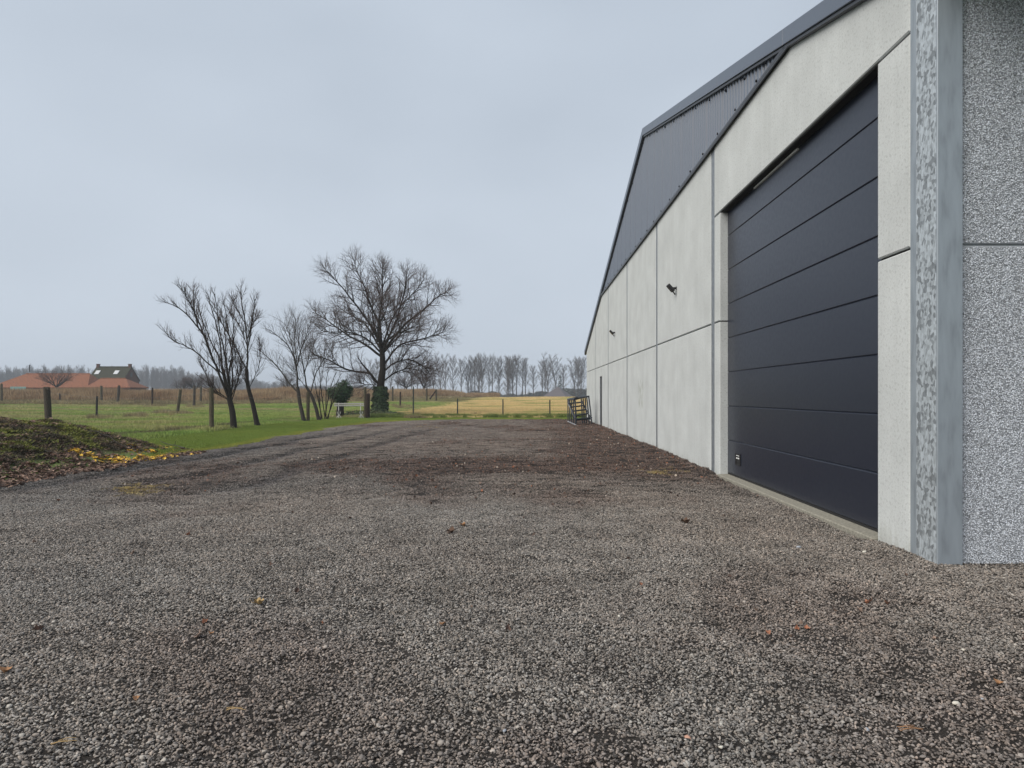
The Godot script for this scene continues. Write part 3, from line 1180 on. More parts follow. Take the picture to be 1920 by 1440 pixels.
# ---------------------------------------------------------------- bare trees
func wander(p: Vector3, dir: Vector3, length: float, segs: int, wob: float, up: float) -> Array:
	var pts := [p]
	var d := dir.normalized()
	for i in segs:
		d = (d + Vector3(rng.randf_range(-wob, wob), rng.randf_range(-wob, wob) + up, rng.randf_range(-wob, wob))).normalized()
		p += d * (length / segs)
		pts.append(p)
	return pts


func along(pts: Array, t: float) -> Array:
	var f := clampf(t, 0.0, 0.9999) * (pts.size() - 1)
	var i := int(f)
	var a: Vector3 = pts[i]
	var b: Vector3 = pts[i + 1]
	return [a.lerp(b, f - i), (b - a).normalized()]


func tapered(count: int, r0: float, r1: float) -> Array:
	var res := []
	for i in count:
		res.append(lerpf(r0, r1, float(i) / (count - 1)))
	return res


# side shoots along a branch, and theirs in turn
func shoots(wood: Builder, twigs: Builder, pts: Array, r0: float, r1: float, lvl: int, spec: Array) -> void:
	if lvl >= spec.size():
		return
	var s: Dictionary = spec[lvl]
	var turn := rng.randf() * TAU
	var count := int(round(s.n * rng.randf_range(0.8, 1.2)))
	for i in count:
		var t := lerpf(s.t0, 1.0, (i + rng.randf()) / count)
		var got := along(pts, t)
		var tan: Vector3 = got[1]
		turn += 2.4 + rng.randf_range(-0.5, 0.5)
		var side := tan.cross(Vector3.UP if absf(tan.y) < 0.9 else Vector3.RIGHT).normalized().rotated(tan, turn)
		var ang: float = s.ang * rng.randf_range(0.7, 1.25)
		var dir := tan * cos(ang) + side * sin(ang)
		dir.y += s.up
		var length: float = lerpf(s.len, s.get("end", s.len * 0.4), t) * rng.randf_range(0.6, 1.2)
		var r := minf(s.r, lerpf(r0, r1, t) * 0.75)
		var segs: int = s.get("seg", 3)
		var q := wander(got[0], dir, length, segs, s.get("wob", 0.2), s.get("lift", 0.06))
		var b := wood if s.get("wood", false) else twigs
		b.tube(q, tapered(q.size(), r, r * 0.4), s.get("sides", 3), false)
		shoots(wood, twigs, q, r, r * 0.4, lvl + 1, spec)


func smooth_path(pts: Array, jitter: float) -> Array:
	var res := []
	for i in pts.size() - 1:
		var p0: Vector3 = pts[maxi(i - 1, 0)]
		var p1: Vector3 = pts[i]
		var p2: Vector3 = pts[i + 1]
		var p3: Vector3 = pts[mini(i + 2, pts.size() - 1)]
		for k in 3:
			var t := k / 3.0
			var q := p1.cubic_interpolate(p2, p0, p3, t)
			if i + k > 0:
				q += Vector3(rng.randf_range(-1, 1), rng.randf_range(-1, 1), rng.randf_range(-1, 1)) * jitter
			res.append(q)
	res.append(pts[-1])
	return res


# a tree whose main limbs follow surveyed outlines: [[[x, y] ... in the enlarged survey], depth change at the tip, start radius]
func survey(list: Array, d: float, dz: float) -> Array:
	var res := []
	for i in list.size():
		var f := float(i) / (list.size() - 1)
		res.append(at(280.0 + list[i][0] / 3.2, 460.0 + list[i][1] / 3.2, d + dz * f))
	return res


func surveyed_tree(called: String, label: String, trunk: Array, trunk_r: Array, limbs: Array, spec: Array, d: float, bark: Material, twig_m: Material, limb_scale := 1.0, trim := 1.0) -> Node3D:
	var tp := survey(trunk, d, 0.0)
	var foot: Vector3 = tp[0]
	foot.y = land(foot.x, foot.z)
	tp[0] = foot - Vector3(0, 0.15, 0)
	var t := thing(called, label, "tree", foot)
	var path := smooth_path(tp, 0.012)
	var radii := []
	for i in path.size():
		var f := float(i) / (path.size() - 1)
		radii.append(lerpf(trunk_r[0], trunk_r[1], pow(f, 0.8)) * (1.0 + 0.45 * pow(1.0 - f, 14.0)))
	var tb := Builder.new()
	tb.tube(path, radii, 10)
	build("trunk", tb, bark, t, foot)
	for l in limbs:
		var marks := survey(l[0], d, l[1])
		marks[-1] = marks[-2].lerp(marks[-1], trim)
		var pts := smooth_path(marks, 0.02 + 0.02 * l[2])
		# the limb starts inside the trunk, wherever that stands
		var wood := Builder.new()
		var tw := Builder.new()
		var r0: float = l[2] * limb_scale
		wood.tube(pts, tapered(pts.size(), r0, maxf(0.012, r0 * 0.16)), 7, false)
		shoots(wood, tw, pts, r0, maxf(0.012, r0 * 0.16), 0, spec if l.size() < 4 else l[3])
		var lo := build("limb", wood, bark, t, foot)
		if tw.v.size():
			build("twigs", tw, twig_m, lo, foot)
	return t


func make_trees() -> void:
	rng.seed = 77
	var fine := [
		{"n": 21, "t0": 0.12, "len": 2.6, "end": 0.7, "ang": 0.85, "up": 0.10, "r": 0.030, "seg": 5, "wob": 0.16, "sides": 4, "wood": true},
		{"n": 9, "t0": 0.12, "len": 1.15, "end": 0.5, "ang": 0.8, "up": 0.06, "r": 0.013, "seg": 4, "wob": 0.2},
		{"n": 5, "t0": 0.2, "len": 0.5, "end": 0.3, "ang": 0.7, "up": 0.06, "r": 0.0075, "seg": 2, "wob": 0.25},
	]
	var limbs := [
		[[[1375, 830], [1312, 755], [1272, 702], [1240, 655]], -0.6, 0.15, [{"n": 6, "t0": 0.4, "len": 1.4, "ang": 0.8, "up": 0.1, "r": 0.02, "seg": 4}, {"n": 6, "t0": 0.2, "len": 0.6, "ang": 0.7, "up": 0.1, "r": 0.009}]],
		[[[1320, 768], [1200, 748], [1130, 718], [1060, 680], [990, 655], [940, 610]], -1.6, 0.11],
		[[[1390, 665], [1290, 592], [1200, 545], [1120, 490], [1040, 430], [950, 385]], 1.5, 0.13],
		[[[1385, 640], [1300, 560], [1180, 520], [1060, 520], [975, 470]], -3.0, 0.10],
		[[[1375, 580], [1330, 480], [1250, 370], [1180, 280], [1100, 190], [1025, 115]], -1.0, 0.13],
		[[[1380, 480], [1330, 360], [1290, 250], [1240, 140], [1222, 50]], 1.4, 0.10],
		[[[1380, 440], [1395, 330], [1400, 200], [1395, 90]], -1.5, 0.10],
		[[[1400, 620], [1470, 480], [1510, 360], [1540, 230], [1545, 110]], 0.8, 0.13],
		[[[1400, 640], [1530, 480], [1640, 390], [1740, 300], [1825, 275]], -1.2, 0.13],
		[[[1405, 720], [1500, 600], [1620, 565], [1740, 530], [1800, 505]], 1.8, 0.11],
		[[[1400, 600], [1480, 400], [1600, 270], [1680, 160]], 2.4, 0.10],
		[[[1405, 760], [1480, 700], [1580, 690], [1660, 740], [1700, 800]], -1.3, 0.09],
		[[[1405, 815], [1480, 762], [1560, 740], [1640, 760], [1685, 822]], 1.2, 0.08],
		[[[1385, 840], [1295, 835], [1235, 812]], -0.8, 0.05],
		[[[1395, 620], [1370, 500], [1420, 400], [1440, 280]], -4.2, 0.10],
		[[[1395, 660], [1440, 560], [1560, 500], [1660, 450]], -4.0, 0.10],
		[[[1390, 600], [1340, 450], [1340, 330], [1330, 240]], 4.4, 0.10],
		[[[1395, 640], [1300, 480], [1180, 400], [1080, 330]], 3.6, 0.10],
		[[[1400, 650], [1500, 540], [1600, 430], [1650, 360]], 3.8, 0.10],
	]
	surveyed_tree("big_tree", "largest bare tree, broad crown over an ivy clad trunk beside the bench", [[1385, 1020], [1380, 920], [1388, 830], [1400, 740], [1396, 640], [1385, 560], [1380, 440]], [0.37, 0.11], limbs, fine, 49.0, M.bark_dark, M.twig_dark, 0.72, 0.62)

	var shaggy := [
		{"n": 17, "t0": 0.10, "len": 1.15, "end": 0.45, "ang": 0.5, "up": 0.35, "r": 0.013, "seg": 4, "wob": 0.16, "sides": 4, "wood": true},
		{"n": 6, "t0": 0.15, "len": 0.42, "end": 0.2, "ang": 0.6, "up": 0.25, "r": 0.0085, "seg": 2, "wob": 0.2},
		{"n": 2, "t0": 0.3, "len": 0.12, "end": 0.09, "ang": 0.6, "up": 0.2, "r": 0.006, "seg": 1, "wob": 0.1},
	]
	surveyed_tree("orchard_tree", "leftmost leaning bare tree with a fan of rough upright branches by the lawn", [[510, 1105], [497, 1000], [478, 920]], [0.145, 0.10], [
		[[[478, 925], [420, 780], [370, 650], [330, 550], [240, 430], [150, 360], [108, 348]], -0.6, 0.075],
		[[[412, 760], [310, 670], [230, 610], [140, 570], [82, 505]], 0.7, 0.045],
		[[[332, 555], [280, 420], [230, 320], [188, 255]], -0.9, 0.045],
		[[[300, 510], [270, 380], [262, 245]], 0.5, 0.04],
		[[[480, 920], [440, 760], [420, 560], [380, 400], [340, 262]], 0.8, 0.06],
		[[[485, 920], [470, 780], [440, 600], [410, 430], [388, 255]], -0.7, 0.06],
		[[[490, 920], [500, 780], [490, 620], [470, 480], [440, 300]], 0.3, 0.055],
		[[[495, 930], [535, 800], [520, 690], [500, 560]], -0.4, 0.035],
		[[[480, 930], [380, 850], [330, 760], [300, 700]], 0.4, 0.03],
		[[[478, 925], [400, 890], [370, 850]], -0.3, 0.02],
		[[[485, 920], [455, 800], [385, 700], [350, 600], [318, 470]], -0.9, 0.045],
		[[[490, 910], [520, 830], [545, 760], [556, 670]], 0.7, 0.03],
		[[[472, 900], [430, 700], [365, 560], [305, 420], [285, 300]], 1.0, 0.05],
		[[[485, 900], [465, 700], [455, 520], [425, 350]], 1.0, 0.045],
		[[[490, 900], [478, 760], [500, 640], [505, 470], [480, 380]], -0.9, 0.04],
	], shaggy, 29.2, M.bark_dark, M.twig_dark, 0.70, 0.8)
	surveyed_tree("orchard_tree", "second leaning bare tree, taller and narrower, close right of the fan shaped one", [[655, 1085], [620, 950], [594, 850], [582, 740]], [0.115, 0.075], [
		[[[583, 760], [592, 620], [575, 470], [555, 340], [548, 240]], 0.5, 0.06],
		[[[582, 745], [535, 650], [480, 550], [430, 460], [360, 335]], -0.5, 0.05],
		[[[588, 660], [605, 520], [625, 410], [637, 300]], -0.8, 0.04],
		[[[570, 460], [520, 380], [500, 320]], 0.6, 0.03],
		[[[586, 600], [540, 480], [480, 390]], 0.9, 0.03],
		[[[590, 560], [620, 470], [650, 430]], 0.9, 0.025],
		[[[600, 860], [640, 770], [668, 660], [655, 560]], 0.5, 0.02],
		[[[600, 870], [560, 780], [540, 690]], -0.5, 0.02],
	], shaggy, 31.7, M.bark_dark, M.twig_dark, 0.75, 0.8)

	var loose := [
		{"n": 12, "t0": 0.2, "len": 1.7, "end": 0.7, "ang": 0.6, "up": 0.12, "r": 0.016, "seg": 5, "wob": 0.12, "sides": 3, "wood": true},
		{"n": 7, "t0": 0.15, "len": 0.8, "end": 0.4, "ang": 0.6, "up": 0.1, "r": 0.008, "seg": 3, "wob": 0.16},
		{"n": 3, "t0": 0.3, "len": 0.35, "end": 0.25, "ang": 0.55, "up": 0.06, "r": 0.006, "seg": 2, "wob": 0.16},
	]
	surveyed_tree("young_tree", "slender forked bare tree with a pale trunk, left of the wooden post by the bench", [[932, 1055], [902, 940], [890, 850]], [0.12, 0.085], [
		[[[892, 880], [832, 820], [772, 730], [700, 665], [650, 620]], 0.8, 0.055],
		[[[890, 860], [880, 720], [830, 600], [720, 505]], -0.6, 0.055],
		[[[886, 740], [850, 570], [812, 462]], 0.9, 0.035],
		[[[884, 730], [920, 600], [965, 480]], -0.7, 0.035],
		[[[884, 700], [870, 560], [880, 440]], 0.4, 0.03],
	], loose, 38.4, M.bark_pale, M.twig_pale)
	surveyed_tree("young_tree", "thin leaning bare tree, right of the wooden post and left of the thicket", [[1024, 1050], [985, 930], [942, 850]], [0.11, 0.075], [
		[[[944, 856], [926, 740], [900, 600], [890, 500]], -0.7, 0.045],
		[[[965, 890], [1000, 770], [1050, 680], [1080, 640]], 0.7, 0.035],
		[[[930, 770], [960, 660], [980, 560]], 0.6, 0.03],
		[[[940, 850], [900, 800], [870, 760]], -0.4, 0.02],
	], loose, 39.8, M.bark_pale, M.twig_pale)
	# the thicket: thin stems from the ground
	var stems := [
		{"n": 9, "t0": 0.25, "len": 0.9, "end": 0.4, "ang": 0.5, "up": 0.15, "r": 0.011, "seg": 4, "wob": 0.15, "wood": true},
		{"n": 5, "t0": 0.2, "len": 0.45, "end": 0.25, "ang": 0.6, "up": 0.08, "r": 0.006, "seg": 2, "wob": 0.15},
	]
	var f := at(608, 787.5, 41)
	var th := thing("thicket", "thicket of thin bare stems left of the dark green bush", "shrub", Vector3(f.x, land(f.x, f.z), f.z))
	for s in [[1040, 1050, 1000, 860, 985, 760], [1055, 1050, 1030, 860, 1020, 740], [1062, 1050, 1060, 850, 1075, 730], [1048, 1048, 1080, 880, 1120, 760], [1070, 1045, 1100, 900, 1150, 770], [1060, 1045, 1120, 900, 1190, 800], [1035, 1050, 1020, 900, 1050, 700]]:
		var wood := Builder.new()
		var tw := Builder.new()
		var p := survey([[s[0], s[1] + 10], [s[2], s[3]], [s[4], s[5]]], 41.0, rng.randf_range(-0.8, 0.8))
		var pts := smooth_path(p, 0.02)
		wood.tube(pts, tapered(pts.size(), 0.035, 0.012), 5, false)
		shoots(wood, tw, pts, 0.035, 0.012, 0, stems)
		var lo := build("stem", wood, M.bark_dark, th, th.position)
		build("twigs", tw, M.twig_dark, lo, th.position)
	make_field_trees()


# small round-headed bare trees out on the farmland
func make_field_trees() -> void:
	var spec := [
		{"n": 8, "t0": 0.15, "len": 2.2, "end": 1.2, "ang": 0.7, "up": 0.12, "r": 0.032, "seg": 4, "wob": 0.2, "sides": 3, "wood": true},
		{"n": 6, "t0": 0.2, "len": 1.1, "end": 0.6, "ang": 0.7, "up": 0.05, "r": 0.015, "seg": 3, "wob": 0.25},
		{"n": 4, "t0": 0.2, "len": 0.5, "end": 0.35, "ang": 0.7, "up": 0.0, "r": 0.010, "seg": 2, "wob": 0.25},
	]
	var list := [
		[106, 128.0, 6.3, 7.2, "round bare tree standing in front of the red roofed barn"],
		[366, 150.0, 5.2, 6.0, "low spreading bare tree behind the reeds, right of the farmhouse"],
		[345, 155.0, 4.4, 5.0, "smallest bare tree behind the reeds, just left of the low spreading one"],
		[540, 150.0, 5.5, 5.6, "hazy bare tree behind the reeds, seen between the slender trees"],
		[762, 140.0, 6.0, 6.0, "bare tree behind the reeds, right of the ivy clad trunk"],
		[795, 150.0, 6.5, 6.4, "bare tree behind the reeds near the leaning fence brace"],
	]
	for s in list:
		var p := at(s[0], 741, s[1])
		var foot := Vector3(p.x, land(p.x, p.z), p.z)
		var t := thing("field_tree", s[4], "tree", foot)
		var tb := Builder.new()
		var h: float = s[2]
		var top := foot + Vector3(0, h * 0.32, 0)
		tb.tube([foot - Vector3(0, 0.2, 0), foot + Vector3(0.05, h * 0.16, 0), top], [0.24, 0.19, 0.16], 7, false)
		build("trunk", tb, M.bark_dark, t, foot)
		var wood := Builder.new()
		var tw := Builder.new()
		for k in 9:
			var a := TAU * k / 9.0 + rng.randf_range(-0.3, 0.3)
			var e := rng.randf_range(0.35, 1.25)
			var dir := Vector3(cos(a) * cos(e), sin(e), sin(a) * cos(e))
			var reach := lerpf(s[3] * 0.42, h * 0.58, e / 1.4)
			var pts := wander(top, dir, reach, 4, 0.16, 0.03)
			wood.tube(pts, tapered(5, 0.1, 0.035), 5, false)
			shoots(wood, tw, pts, 0.1, 0.035, 0, spec)
		build("limbs", wood, M.bark_dark, t, foot)
		build("twigs", tw, M.twig_dark, t, foot)


func poplar_meshes(height: float, forks: int, spread: float) -> Array:
	var trunk := Builder.new()
	var tw := Builder.new()
	var spec := [
		{"n": 8, "t0": 0.2, "len": 2.0, "end": 1.0, "ang": 0.6, "up": 0.3, "r": 0.035, "seg": 3, "wob": 0.12},
		{"n": 5, "t0": 0.25, "len": 1.0, "end": 0.6, "ang": 0.55, "up": 0.2, "r": 0.022, "seg": 2, "wob": 0.15},
	]
	var leaders := []
	var base := wander(Vector3(0, -0.5, 0), Vector3(rng.randf_range(-0.03, 0.03), 1, rng.randf_range(-0.03, 0.03)), height * (0.98 if forks == 1 else 0.42), 10, 0.022, 0.02)
	trunk.tube(base, tapered(base.size(), 0.30, 0.06 if forks == 1 else 0.22), 7, false)
	leaders.append(base)
	if forks > 1:
		for k in forks:
			var a := TAU * k / forks + rng.randf()
			var l := wander(base[-1], Vector3(cos(a) * 0.22, 1, sin(a) * 0.22), height * rng.randf_range(0.5, 0.58), 8, 0.03, 0.04)
			trunk.tube(l, tapered(l.size(), 0.17, 0.05), 6, false)
			leaders.append(l)
	for l in leaders:
		var is_base: bool = l == base
		var count := 30 if forks == 1 else (10 if is_base else 17)
		for i in count:
			var t: float = lerpf(0.33 if forks == 1 or is_base else 0.05, 1.0, (i + rng.randf()) / count)
			var got := along(l, t)
			var a := i * 2.4 + rng.randf_range(-0.4, 0.4)
			var dir := Vector3(cos(a), rng.randf_range(0.75, 1.5), sin(a))
			var hh: float = got[0].y / height
			var len_b := spread * (1.35 - hh) * rng.randf_range(0.6, 1.15) * (0.6 if hh < 0.4 else 1.0)
			var pts := wander(got[0], dir, maxf(len_b, 1.0), 5, 0.1, 0.08)
			trunk.tube(pts, tapered(pts.size(), 0.08, 0.03), 4, false)
			shoots(trunk, tw, pts, 0.08, 0.03, 0, spec)
	return [trunk.mesh(), tw.mesh()]


func make_poplars() -> void:
	rng.seed = 31
	var kinds := []
	for k in [[21.5, 1, 7.6], [21.5, 2, 6.4], [20.0, 1, 5.6], [22.0, 2, 7.4], [20.5, 1, 7.0], [21.0, 3, 6.0]]:
		kinds.append(poplar_meshes(k[0], k[1], k[2]))
	var words := ["first", "second", "third", "fourth", "fifth", "sixth", "seventh", "eighth", "ninth", "tenth", "eleventh", "twelfth", "thirteenth", "fourteenth", "fifteenth", "sixteenth", "seventeenth", "eighteenth", "nineteenth", "twentieth", "twenty-first", "twenty-second", "twenty-third", "twenty-fourth", "twenty-fifth", "twenty-sixth", "twenty-seventh"]
	# left part of the row, seen through and beside the big tree's crown; then the open part behind the yellow field
	var xs_left := [704, 718, 733, 746, 757, 771, 783, 798, 811]
	var xs_right := [827, 835, 850, 865, 879, 883.5, 890, 897, 904, 916.5, 922.5, 935.5, 950.5, 954, 962, 969, 980.5, 985, 1000, 1016.5, 1022, 1028.5, 1042, 1056, 1077, 1083, 1089]
	for part in 2:
		var xs: Array = xs_left if part == 0 else xs_right
		for i in xs.size():
			var d := 335.0 + rng.randf_range(-7.0, 7.0) + (18.0 if part == 0 else 0.0)
			var p := at(xs[i], 741, d)
			var label := "tall bare poplar behind the big tree's crown, %s from the left there" % words[i] if part == 0 else "tall bare poplar, %s from the left in the open row behind the yellow field" % words[i]
			var t := thing("poplar", label, "tree", Vector3(p.x, land(p.x, p.z), p.z), "poplars in the row behind the yellow field")
			var k := rng.randi() % kinds.size()
			var sc := rng.randf_range(0.93, 1.03)
			if xs[i] in [1000, 1056]:
				k = 2
				sc = 0.85
			if xs[i] in [827, 890, 904, 969]:
				sc = 1.06
			t.rotation.y = rng.randf() * TAU
			t.scale = Vector3(1.0, sc, 1.0)
			for q in 2:
				var o := MeshInstance3D.new()
				o.mesh = kinds[k][q]
				o.material_override = M.twig_far
				o.name = ["trunk", "crown"][q]
				t.add_child(o)


func make_distant_woods() -> void:
	rng.seed = 52
	var kinds := []
	for k in 3:
		kinds.append(poplar_meshes(20.5 + 1.5 * k, 1, 5.0))
	for k in 3:
		var both := Builder.new()
		var where := []
		for i in 180:
			var px := rng.randf_range(-330.0, 345.0)
			var d := rng.randf_range(520.0, 600.0)
			var p := at(px, 741, d)
			var sc := rng.randf_range(0.9, 1.12)
			where.append([Transform3D(Basis(Vector3.UP, rng.randf() * TAU).scaled(Vector3(1.0, sc, 1.0)), Vector3(p.x, land(p.x, p.z), p.z)), Color(1, 1, 1)])
		for i in 110:
			var f := rng.randf()
			var px := lerpf(330.0, 700.0, f)
			var d := rng.randf_range(600.0, 680.0)
			var p := at(px, 741, d)
			var sc := lerpf(0.98, 0.5, smoothstep(0.0, 0.75, f)) * rng.randf_range(0.85, 1.1)
			where.append([Transform3D(Basis(Vector3.UP, rng.randf() * TAU).scaled(Vector3(1.2, sc, 1.2)), Vector3(p.x, land(p.x, p.z), p.z)), Color(1, 1, 1)])
		put_many("distant_wood", kinds[k][0], M.twig_far, where, "grey bare wood in the haze along the left horizon")
		put_many("distant_wood", kinds[k][1], M.twig_far, where, "grey bare twigs of the wood along the left horizon")
	# dark undergrowth and hedges below the trees on the horizon
	var clump := leaf_clump(260, 1.0, 0.28, 3)
	var where := []
	for i in 420:
		var px := rng.randf_range(690.0, 1130.0)
		var d := rng.randf_range(345.0, 470.0)
		var p := at(px, 741, d)
		var big := 2.3 + 2.2 * maxf(0.0, n_patch.get_noise_2d(px * 0.12, 3.0) + 0.2)
		if px > 1060.0:
			big += 1.6
		where.append([Transform3D(Basis(Vector3.UP, rng.randf() * TAU).scaled(Vector3(big, big * 0.9, big)), Vector3(p.x, land(p.x, p.z) + big * 0.45, p.z)), Color(0.06, 0.066, 0.045) * rng.randf_range(0.7, 1.3)])
	for i in 330:
		var px := rng.randf_range(-330.0, 700.0)
		var d := rng.randf_range(400.0, 520.0)
		var p := at(px, 741, d)
		var big := rng.randf_range(1.8, 3.2)
		where.append([Transform3D(Basis(Vector3.UP, rng.randf() * TAU).scaled(Vector3(big * 1.3, big, big)), Vector3(p.x, land(p.x, p.z) + big * 0.4, p.z)), Color(0.09, 0.088, 0.07) * rng.randf_range(0.7, 1.3)])
	put_many("distant_undergrowth", clump, M.foliage, where, "dark undergrowth and hedges along the horizon")
	# a few small firs among the poplars
	var firs := [[1050.5, 322.0, 13.5, "dark fir standing right behind the bungalow's roof"], [992, 330.0, 6.4, "small dark fir below the poplars, left of the bungalow"], [978.5, 332.0, 5.6, "smallest dark fir at the foot of the poplars"]]
	for f in firs:
		var p := at(f[0], 741, f[1])
		var foot := Vector3(p.x, land(p.x, p.z), p.z)
		var t := thing("fir_tree", f[3], "tree", foot)
		var tr := Builder.new()
		tr.tube([foot, foot + Vector3(0, f[2], 0)], [0.2, 0.03], 6, false)
		build("trunk", tr, M.bark_dark, t, foot)
		var cr := Builder.new()
		for i in 420:
			var k := sqrt(rng.randf())
			var y: float = f[2] * (1.0 - k * 0.93)
			var a := rng.randf() * TAU
			var r: float = f[2] * 0.19 * k * rng.randf_range(0.5, 1.05)
			var c := foot + Vector3(cos(a) * r, y, sin(a) * r)
			var out: Vector3 = Vector3(cos(a), -0.35, sin(a)) * f[2] * 0.075
			var sd: Vector3 = Vector3(-sin(a), 0, cos(a)) * f[2] * 0.022
			cr.col = Color(0.03, 0.042, 0.028) * rng.randf_range(0.7, 1.5)
			cr.col.a = 1.0
			cr.face([c - sd, c + sd, c + out], Vector3(cos(a) * 0.4, 1, sin(a) * 0.4))
		build("crown", cr, M.foliage, t, foot)


# leaf-sized faces strewn through a flattened ball
func leaf_clump(count: int, radius: float, leaf: float, seed_value: int) -> ArrayMesh:
	var keep := rng.state
	rng.seed = 6000 + seed_value
	var b := Builder.new()
	for i in count:
		var d := Vector3(rng.randfn(), rng.randfn(), rng.randfn()).normalized()
		var c := d * radius * pow(rng.randf(), 0.4)
		var k := rng.randf_range(0.55, 1.0)
		b.col = Color(k, k, k)
		leaf_face(b, c, (d + Vector3(0, 0.5, 0)).normalized(), leaf * rng.randf_range(0.6, 1.2))
	rng.state = keep
	return b.mesh()


func leaf_face(b: Builder, c: Vector3, facing: Vector3, size: float) -> void:
	var nn := (facing + Vector3(rng.randf_range(-0.7, 0.7), rng.randf_range(-0.7, 0.7), rng.randf_range(-0.7, 0.7))).normalized()
	var u := nn.cross(Vector3(rng.randfn(), rng.randfn(), rng.randfn())).normalized() * size * 0.5
	var w := nn.cross(u).normalized() * size * 0.36
	b.face([c - u, c + w + nn * size * 0.06, c + u, c - w + nn * size * 0.06], nn)


# ---------------------------------------------------------------- ground cover
# a patch of upright blades
func blade_patch(count: int, radius: float, tall: float, wide: float, lean: float, seed_value: int, dark := 0.55) -> ArrayMesh:
	var keep := rng.state
	rng.seed = 3000 + seed_value
	var b := Builder.new()
	for i in count:
		var a := rng.randf() * TAU
		var r := radius * sqrt(rng.randf())
		var p := Vector3(cos(a) * r, -0.01, sin(a) * r)
		var h := tall * rng.randf_range(0.55, 1.15)
		var f := rng.randf() * TAU
		var side := Vector3(cos(f), 0, sin(f)) * wide * 0.5 * rng.randf_range(0.7, 1.3)
		var tip := p + Vector3(rng.randf_range(-lean, lean) * h, h, rng.randf_range(-lean, lean) * h)
		var mid := p.lerp(tip, 0.5)
		var k := rng.randf_range(dark, 1.0)
		var tone := rng.randf_range(-0.08, 0.08)
		b.col = Color(clampf(k * (1.0 + tone), 0, 1), k, clampf(k * (1.0 - tone), 0, 1))
		var up := side.cross(tip - p).normalized()
		var i0 := b.add(p - side, up)
		b.add(p + side, up)
		b.add(mid + side * 0.8, up)
		b.add(mid - side * 0.8, up)
		b.add(tip, up)
		b.idx.append_array([i0, i0 + 2, i0 + 1, i0, i0 + 3, i0 + 2, i0 + 3, i0 + 4, i0 + 2])
	rng.state = keep
	return b.mesh()


func spin(x: float, y: float, z: float, sx: float, sy: float) -> Transform3D:
	return Transform3D(Basis(Vector3.UP, rng.randf() * TAU).scaled(Vector3(sx, sy, sx)), Vector3(x, y, z))


func make_reeds() -> void:
	rng.seed = 91
	# a band of tall dry reeds from the left horizon to where it runs out beside the field
	var kinds := []
	for k in 3:
		kinds.append(blade_patch(75, 0.75, 1.75, 0.05, 0.14, 300 + k, 0.45))
	var lists := [[], [], []]
	var count := 0
	while count < 6200:
		var f := rng.randf()
		var px := lerpf(-420.0, 932.0, f)
		var g := clampf((px - 480.0) / 452.0, 0.0, 1.0)
		var near := lerpf(90.0, 152.0, pow(g, 1.4))
		var d := near + rng.randf_range(0.0, 14.0) * (1.0 - 0.5 * g) + n_edge.get_noise_1d(px * 0.2) * 2.0
		var p := at(px, 741, d)
		var tall := lerpf(1.0, 0.62, smoothstep(0.72, 1.0, g)) * (0.9 + 0.35 * n_patch.get_noise_2d(p.x * 0.5, p.z * 0.5))
		var dd := d - near
		if dd < 2.5:
			tall *= lerpf(0.5, 1.0, clampf(dd / 2.5, 0.0, 1.0))
		var c := Color(0.56, 0.41, 0.24).lerp(Color(0.38, 0.245, 0.13), clampf(0.5 + n_patch.get_noise_2d(p.x * 0.4, p.z * 0.9), 0.0, 1.0))
		c = c * rng.randf_range(0.75, 1.2)
		lists[count % 3].append([spin(p.x, land(p.x, p.z), p.z, 1.0, tall), c])
		count += 1
	for k in 3:
		put_many("reed_bed", kinds[k], M.reed, lists[k], "band of tall dry brown reeds behind the meadow")


func make_stubble() -> void:
	rng.seed = 92
	var kinds := []
	for k in 3:
		kinds.append(blade_patch(60, 0.42, 0.17, 0.022, 0.5, 320 + k))
	var lists := [[], [], []]
	for i in 42000:
		var d := 44.0 + 90.0 * pow(rng.randf(), 1.35)
		var x := rng.randf_range(-16.0, 0.11 * d + 6.0)
		if rng.randf() > is_stubble(x, -d):
			continue
		var g := smoothstep(0.12, 0.42, n_patch.get_noise_2d(x * 0.55 + 13.0, -d * 0.4))
		g = maxf(g * 0.75, 0.85 * (1.0 - smoothstep(0.3, 1.2, absf(d - 50.5 + n_edge.get_noise_2d(x, 3.0) * 2.0))) * smoothstep(-0.1, 0.3, n_patch.get_noise_2d(x * 0.4, 8.0)))
		var c := Color(0.86, 0.67, 0.32).lerp(Color(0.34, 0.40, 0.10), g) * rng.randf_range(0.8, 1.2)
		lists[i % 3].append([spin(x, land(x, -d), -d, 1.0 + d * 0.006, 1.0), c])
	for k in 3:
		put_many("stubble", kinds[k], M.straw, lists[k], "yellow stubble of the field behind the wire fence")


